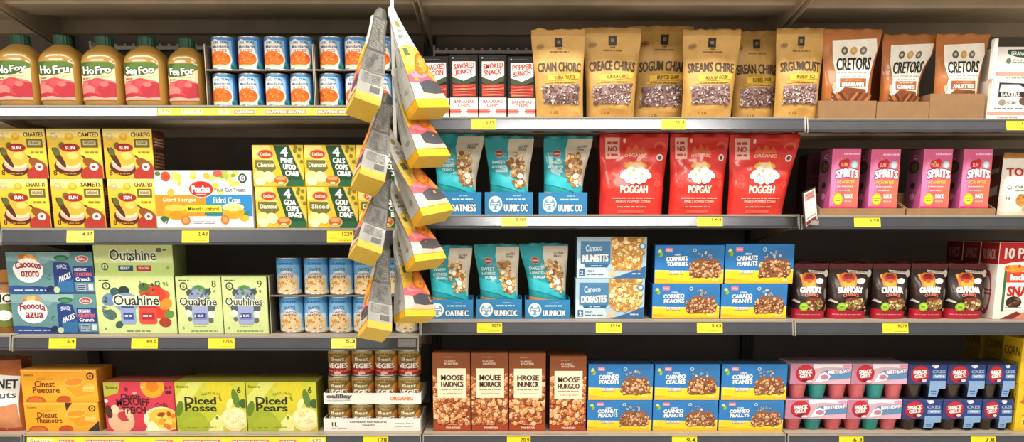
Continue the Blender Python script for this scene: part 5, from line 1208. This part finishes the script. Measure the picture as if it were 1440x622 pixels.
def pack(label, group, pl, pr, ptop, pmid, zb, yf, art, sleeve, cups, flap, seed, dep=.115):
    pb = PYof(zb, yf); pm = (ptop+pb)/2
    xl, xr = U(pl, pm, yf)[0]+GAP, U(pr, pm, yf)[0]-GAP; w = xr-xl
    H = U(720, ptop, yf)[1]-zb; hm = U(720, pmid, yf)[1]-zb
    t = thing('pudding_pack', ((xl+xr)/2, yf, zb+.0004), label, 'pudding pack', group)
    s = MB()
    s.box(-w/2, 0, hm, w/2, dep, H, sleeve, {'T': mat('8a7a8a') if not flap else mat('3a4258')}, bev=.001)
    a = Art(w/(H-hm), seed); art(a); s.art(a, lambda u, v, hh: (-w/2+.001+(w-.002)*u, -hh, hm+.001+(H-hm-.002)*v))
    if flap:
        x0, x1 = -w/2+w*.58, w/2-.002; zl = hm*.22
        s.prism([(x0, hm+.0005), (x1, hm+.0005), (x1, hm*.74), (x0+w*.24, hm*.70), (x0+w*.20, zl), (x0-w*.02, zl)], -.0022, -.0004, mat('84a6d0'))
        s.box(x0+w*.04, -.0026, hm*.36, x0+w*.17, -.0022, hm*.44, mat('44659c')); s.box(x0+w*.03, -.0026, hm*.52, x0+w*.17, -.0022, hm*.6, mat('44659c'))
    s.build('sleeve', t)
    n = len(cups); cw = w/n
    for k, cm in enumerate(cups):
        for j in range(2):
            r = min(cw*.475, dep*.235)
            cx = -w/2 + cw*(k+.5); cy = .003 + r + j*(dep-2*r-.006)
            c = MB(); c.lathe([(0, r*.74), (.0015, r*.78), (hm*.80, r*.97), (hm*.82, r*1.0), (hm-.0006, r*1.0)], cm, 24, cx=cx, cy=cy)
            o = c.build('cup', t)
    return zb + .0004 + H
P1 = [(1104.5, 1190.7), (1191.2, 1267.5)]; P1t = [(1111.5, 1196.7), (1197.2, 1275.5)]
Bl = [(1268.2, 1324.4), (1324.9, 1379.8), (1380.5, 1424)]; Blt = [(1276, 1331), (1331.5, 1385.5), (1386.5, 1428)]
tops = []
PC3 = [CUPP, CUPT, CUPP]
for i, (l, r) in enumerate(P1): tops.append(pack('pink pudding pack in the bottom row, %s' % ['beside the blue and yellow cartons', 'beside the navy packs'][i], 'pink pudding packs', l, r, 562.5, 590, zfr4, .030, pinkpack, mat('c8a8b8'), PC3, False, i+1))
for i, (l, r) in enumerate(P1t): pack('pink pudding pack in the top row, %s' % ['beside the blue and yellow cartons', 'beside the navy packs'][i], 'pink pudding packs', l, r, 512, 541, tops[i], .030, pinkpack, mat('c8a8b8'), PC3, False, i+5)
tb = []
for i, (l, r) in enumerate(Bl): tb.append(pack('navy pudding pack in the bottom row, %s' % ['touching the pink packs', 'middle column', 'beside the yellow carton'][i], 'navy pudding packs', l, r, 563, 590, zfr4, .030, bluepack, mat('28407e'), [CUPD, CUPN], True, i+11))
for i, (l, r) in enumerate(Blt): pack('navy pudding pack in the top row, %s' % ['touching the pink packs', 'middle column', 'at the right frame edge'][i], 'navy pudding packs', l, r, 513, 541, tb[i], .030, bluepack, mat('28407e'), [CUPD, CUPN], True, i+15)
tops2 = []
for i, (l, r) in enumerate([(1106, 1185), (1186, 1263)]):
    zb_ = pack('pink pudding pack in the second row, under the one whose dim top shows, %s' % ['left', 'right'][i], 'pink pudding packs in the second row', l, r, 562, 590, zfr4, .155, pinkpack, mat('c8a8b8'), PC3, False, i+25, dep=.11)
    pack('pink pudding pack in the second row, its dim top showing behind the %s front one' % ['left', 'right'][i], 'pink pudding packs in the second row', l, r, 512.5, 541, zb_, .155, pinkpack, mat('c8a8b8'), PC3, False, i+27, dep=.11)
# yellow cartons at the right frame edge
YC = mat('e4bf26')
def yellowc(a):
    a.ell(.18, .72, .10, .10, mat('e8862a')); a.ell(.16, .90, .08, .05, mat('7a5a14')); a.poly([(.04, .62), (.16, .78), (.26, .62), (.16, .56)], mat('c86a24')); a.ell(.20, .44, .06, .06, mat('4a3414')); a.text('CORNS', .12, .12, .62, .26, mat('4a7a2a'), .04, out=mat('f4e8a0')); a.fine(.1, .32, .5, .36, mat('a8841c')); a.rect(0, 0, 1, .05, mat('e0b018'))
def yellowside(a): a.text('CORN', .1, .6, .9, .8, mat('6a5a14'), .04); a.fine(.1, .2, .9, .5, mat('8a7418'), 3)
z, o = carton('snack_carton', 'yellow carton cut by the lower right frame edge, under its twin', 'carton', 'yellow cartons at the lower right', 1429.5, 1512, 541, zfr4, .022, .10, YC, yellowc, {'L': mat('d8b020'), 'T': mat('e0bc30')}, side_art=yellowside, seed=1)
zb_ = zfr4
for k, (yk, lab) in enumerate(((.15, 'dim yellow carton of the second row, lower one, behind navy packs'), (.27, 'dim yellow carton of the third row, lower one, behind navy packs'))):
    l = 720+(1447-720)*2.42/(2.4+yk); r = l+78; sc_ = 2.42/(2.4+yk)
    z1, o = carton('snack_carton', lab, 'carton', 'yellow cartons in the back rows', l, r, 318+(541-318)*sc_, zfr4, yk, .10, mat('c8a81e'), None, {'L': mat('a88e20')}, side_art=yellowside, seed=3+k)  # back rows use darker yellows, their shade put into the colour
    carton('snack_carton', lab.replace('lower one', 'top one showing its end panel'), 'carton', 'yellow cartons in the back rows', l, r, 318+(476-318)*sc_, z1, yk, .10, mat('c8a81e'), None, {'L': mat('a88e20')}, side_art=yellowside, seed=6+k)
carton('snack_carton', 'yellow carton on top of its twin at the right frame edge', 'carton', 'yellow cartons at the lower right', 1436, 1518, 477, z, .022, .10, YC, yellowc, {'L': mat('d8b020')}, side_art=yellowside, seed=2)

# ============================================================= hanging strip
SILVER = mat('8e8d88', rough=.35, coat=.2, bump=.15, scale=20, bscale=30); SGREY = mat('585752', rough=.4, bump=.15, scale=30, bscale=40); BASEY = mat('e8b814', rough=.35, coat=.3)
BASEO = mat('dca01a', rough=.4)
YS = -.098
t = thing('hanging_strip', (U(551, 0, YS)[0], YS, U(551, 240, YS)[1]), 'white merchandising strip hanging from the top shelf with snack bags clipped to it', 'hanging strip')
b = MB(); zt = U(551, -30, YS)[1]-t.location.z; zb = U(551, 372, YS)[1]-t.location.z
b.box(-.0045, 0, zb, .0045, .0016, zt, mat('e8e6e0', rough=.4)); b.build('strip', t)
h = MB(); h.box(-.008, -.002, zt-.004, .008, -YS-.1000, zt, mat('d0cec8', rough=.4)); h.build('shelf_hook', t)

def hang(label, tx, ty, bx, by, yt, yb, yaw, seed, W=.099, D=.055, topd=.016, topa=.13, group='fruit bags on the hanging strip', bl=None):
    x0, z0 = U(tx, ty, yt); x1, z1 = U(bx, by, yb)
    top, bot = Vector((x0, yt, z0)), Vector((x1, yb, z1)); ax = top-bot; L = ax.length; ax.normalize()
    fr = Vector((math.sin(yaw), -math.cos(yaw), 0)); fr = (fr - ax*fr.dot(ax)).normalized()      # front panel faces this way
    rt = fr.cross(ax) * -1; rt.normalize()
    root = thing('hanging_fruit_bag', top, label, 'snack bag', group)
    rm = Matrix((rt, -fr, ax)).transposed().to_4x4(); root.matrix_world = Matrix.Translation(top) @ rm
    rnd = random.Random(seed)
    def dims(t):
        s = max(0, min(1, (t-.05)/.80)); s = s*s*(3-2*s)
        a = (topa + (.5-topa)*min(1, t/.95)**.95) * W; d = (topd + (.5-topd)*s**1.05) * D
        return a, d
    def pt(side, q, t, hh=0.0):
        """side 0 front, 1 right gusset, 2 back, 3 left gusset; q 0..1 across"""
        a, d = dims(t); z = -L*t
        k = .55 * math.sin(math.pi*min(1, t/.97)) if t < .97 else 0
        cr = noise.noise(Vector((q*3+side*5, t*6, seed*3.1))) * .006 * math.sin(math.pi*min(1, max(0, t))) * (1-(2*q-1)**2)
        bow = .004*math.sin(t*5+seed)
        if side == 0: p = ((2*q-1)*a, -d - .25*d*(1-(2*q-1)**2)*(1-t) - cr - hh, z)
        elif side == 1: p = (a - .22*d*k*(1-abs(2*q-1)) + cr + hh, (2*q-1)*d, z)
        elif side == 2: p = ((1-2*q)*a, d + .25*d*(1-(2*q-1)**2)*(1-t) + cr + hh, z)
        else: p = (-a + .22*d*k*(1-abs(2*q-1)) - cr - hh, (1-2*q)*d, z)
        return (p[0] + bow, p[1], p[2])
    TB = .915; nq, nt = 6, 16
    body = MB(); base = MB()
    for side in range(4):
        m = SILVER if side in (0, 2) else SGREY
        vs = [pt(side, i/nq, TB*j/nt) for j in range(nt+1) for i in range(nq+1)]
        body.add(vs, [(j*(nq+1)+i, (j+1)*(nq+1)+i, (j+1)*(nq+1)+i+1, j*(nq+1)+i+1) for j in range(nt) for i in range(nq)], m if side % 2 == 0 else SILVER, True)
        bv = [pt(side, i/nq, TB + (1-TB)*j/2, .0005) for j in range(3) for i in range(nq+1)]
        base.add(bv, [(j*(nq+1)+i, (j+1)*(nq+1)+i, (j+1)*(nq+1)+i+1, j*(nq+1)+i+1) for j in range(2) for i in range(nq)], BASEY if side % 2 == 0 else BASEO)
    ring = [pt(sd, i/nq, 1.0, .0005) for sd in range(4) for i in range(nq)]
    base.add(ring, [tuple(range(len(ring)))[::-1]], mat('c8a83c', rough=.4))
    asp = W/(L*TB)
    f = Art(asp, seed)                                                # front print, v=1 at the top
    f.rect(0, 0, 1, 1, mat('d6d2c8')); f.poly([(0, .60), (.4, .66), (1, .60), (1, .0), (0, .0)], mat('dcae2a')); f.ell(.3, .50, .5, .12, mat('e6c65a'))
    f.poly([(0, .30), (.3, .36), (.8, .30), (1, .32), (1, .0), (0, .0)], mat('e6943a')); f.poly([(0, .27), (.4, .33), (.75, .27), (.9, .20), (.5, .16), (0, .18)], mat('df5a68')); f.ell(.42, .27, .30, .045, mat('e88a98'))
    f.ell(.74, .40, .26, .17, mat('d8691c'), -38); f.ell(.74, .40, .20, .125, mat('ee9430'), -38); f.ell(.72, .41, .10, .07, mat('f4ac50'), -38)
    f.poly([(.30, .17), (.62, .21), (1, .19), (1, .06), (.70, .05), (.34, .07)], mat('45444c')); f.poly([(0, .18), (.30, .17), (.34, .07), (.2, .0), (0, .0)], mat('cdc4b8')); f.poly([(.2, 0), (.34, .07), (.70, .05), (1, .06), (1, 0)], mat('d0b49c'))
    f.pile(in_rect(.35, .95, .08, .17), 9, [mat('6a5a50'), mat('33323a'), mat('8a6a4a')], .03, 1.3)
    f.rect(.16, .50, .40, .60, mat('5a6a3a')); f.text('MANGO', .22, .72, .80, .78, mat('6a6a60'), .03); f.fine(.3, .66, .7, .69, mat('8a8478')); f.ell(.5, .90, .2, .04, mat('8a8a3a')); f.text('DRIED', .30, .80, .7, .835, mat('6a6a60'), .02)
    body.art(f, lambda u, v, hh: pt(0, u, TB*(1-v), hh), nq, nt, base=.0008, smooth=True)
    g = Art(D/(L*TB), seed+3)                                         # gusset print: small text blocks
    if yaw < 0:
        g.rect(0, .52, 1, 1, mat('54534e')); g.rect(0, .26, 1, .52, mat('6e6d68')); g.fine(.10, .56, .90, .97, mat('86857e'), 18); g.fine(.10, .28, .90, .50, mat('4c4b48'), 11); g.fine(.12, .12, .88, .24, mat('7a7974'), 6); g.rect(.50, .03, .88, .10, mat('55544f')); g.rect(0, .535, 1, .545, mat('3a3a38'))
    else:
        g.rect(0, 0, 1, 1, mat('aeada6')); g.rect(.0, .62, 1, 1, mat('c4c2ba')); g.fine(.2, .40, .8, .56, mat('9a9992'), 6); g.ell(.5, .14, .2, .03, mat('8a8984')); g.rect(.3, .66, .7, .72, mat('7a7a70'))
    for sd in (1, 3): body.art(g, lambda u, v, hh, sd=sd: pt(sd, u, TB*(1-v), hh), nq, nt, base=.0008, smooth=True)
    bk = Art(asp, seed+5); bk.rect(.1, .3, .9, .9, mat('8c8b86')); bk.fine(.15, .35, .85, .85, mat('4c4b48'), 16)
    body.art(bk, lambda u, v, hh: pt(2, u, TB*(1-v), hh), nq, nt, base=.0008, smooth=True)
    body.build('bag_body', root); base.build('base_band', root)
    s = MB(); a, d = dims(0); d += .0004; bw = .004*math.sin(seed); rings = []
    for (z, ka, kd, dx) in ((-.001, 1, 1, 0), (.010, 1.0, .9, .001), (.020, .8, .75, .003), (.028, .45, .4, .006)):
        rings.append([(bw + dx*sx*0 + dx + x*a*ka, y*d*kd, z) for x, y in ((-1, -1), (0, -1.05), (1, -1), (1, 0), (1, 1), (0, 1.05), (-1, 1), (-1, 0)) for sx in (1,)])
    vs = [p for r_ in rings for p in r_]
    s.add(vs, [(j*8+i, j*8+(i+1) % 8, (j+1)*8+(i+1) % 8, (j+1)*8+i) for j in range(3) for i in range(8)], mat('dedcd4', rough=.4) if yaw > 0 else SGREY, True)
    s.add(rings[-1], [tuple(range(8))], mat('dedcd4', rough=.4) if yaw > 0 else SGREY); s.build('top_seal', root)
RY, LY = rad(40), rad(-62)
HR = [(551, 22, 605, 160), (556, 108, 604, 228), (547, 190, 609, 308), (555, 268, 599, 373), (560, 335, 585, 450)]
HL = [(534, 26, 510, 155), (541, 146, 517, 260), (540, 252, 513, 360), (538, 352, 527, 471)]
hr = ['topmost', 'second from the top', 'middle', 'fourth from the top', 'lowest']
hl = ['topmost', 'second from the top', 'third from the top', 'lowest']
for i, (a_, b_, c_, d_) in enumerate(HR): hang('hanging fruit bag showing its yellow front, %s in the right-hand column' % hr[i], a_, b_, c_, d_, -.132, -.218, RY, i+1)
for i, (a_, b_, c_, d_) in enumerate(HL): hang('hanging fruit bag showing its grey edge, %s in the left-hand column' % hl[i], a_, b_, c_, d_, -.160, -.282, LY, i+11, W=.086, D=.066, topd=.26, topa=.09)
# ================================================================= lighting
w = bpy.data.worlds.new('store_air'); sc.world = w; w.use_nodes = True
bg = w.node_tree.nodes['Background']; bg.inputs[0].default_value = (1.0, .93, .84, 1); bg.inputs[1].default_value = .60
def lamp(name, x, y, z, sx, sy, e, col=(1.0, .93, .83)):
    d = bpy.data.lights.new(name, 'AREA'); d.shape = 'RECTANGLE'; d.size = sx; d.size_y = sy; d.energy = e; d.color = col
    o = bpy.data.objects.new(name, d); COL.objects.link(o); o.location = (x, y, z)
    return o
lamp('ceiling_lamp', 0, -1.0, 3.35, 6.0, .3, 175)
lamp('ceiling_lamp', -2.4, -2.5, 3.35, 1.4, .9, 70)
lamp('ceiling_lamp', .55, -2.5, 3.35, 1.35, .9, 70)
vs = sc.view_settings
vs.view_transform = 'Standard'; vs.look = 'None'; vs.gamma = 1.0; vs.use_curve_mapping = False; vs.exposure = -0.20
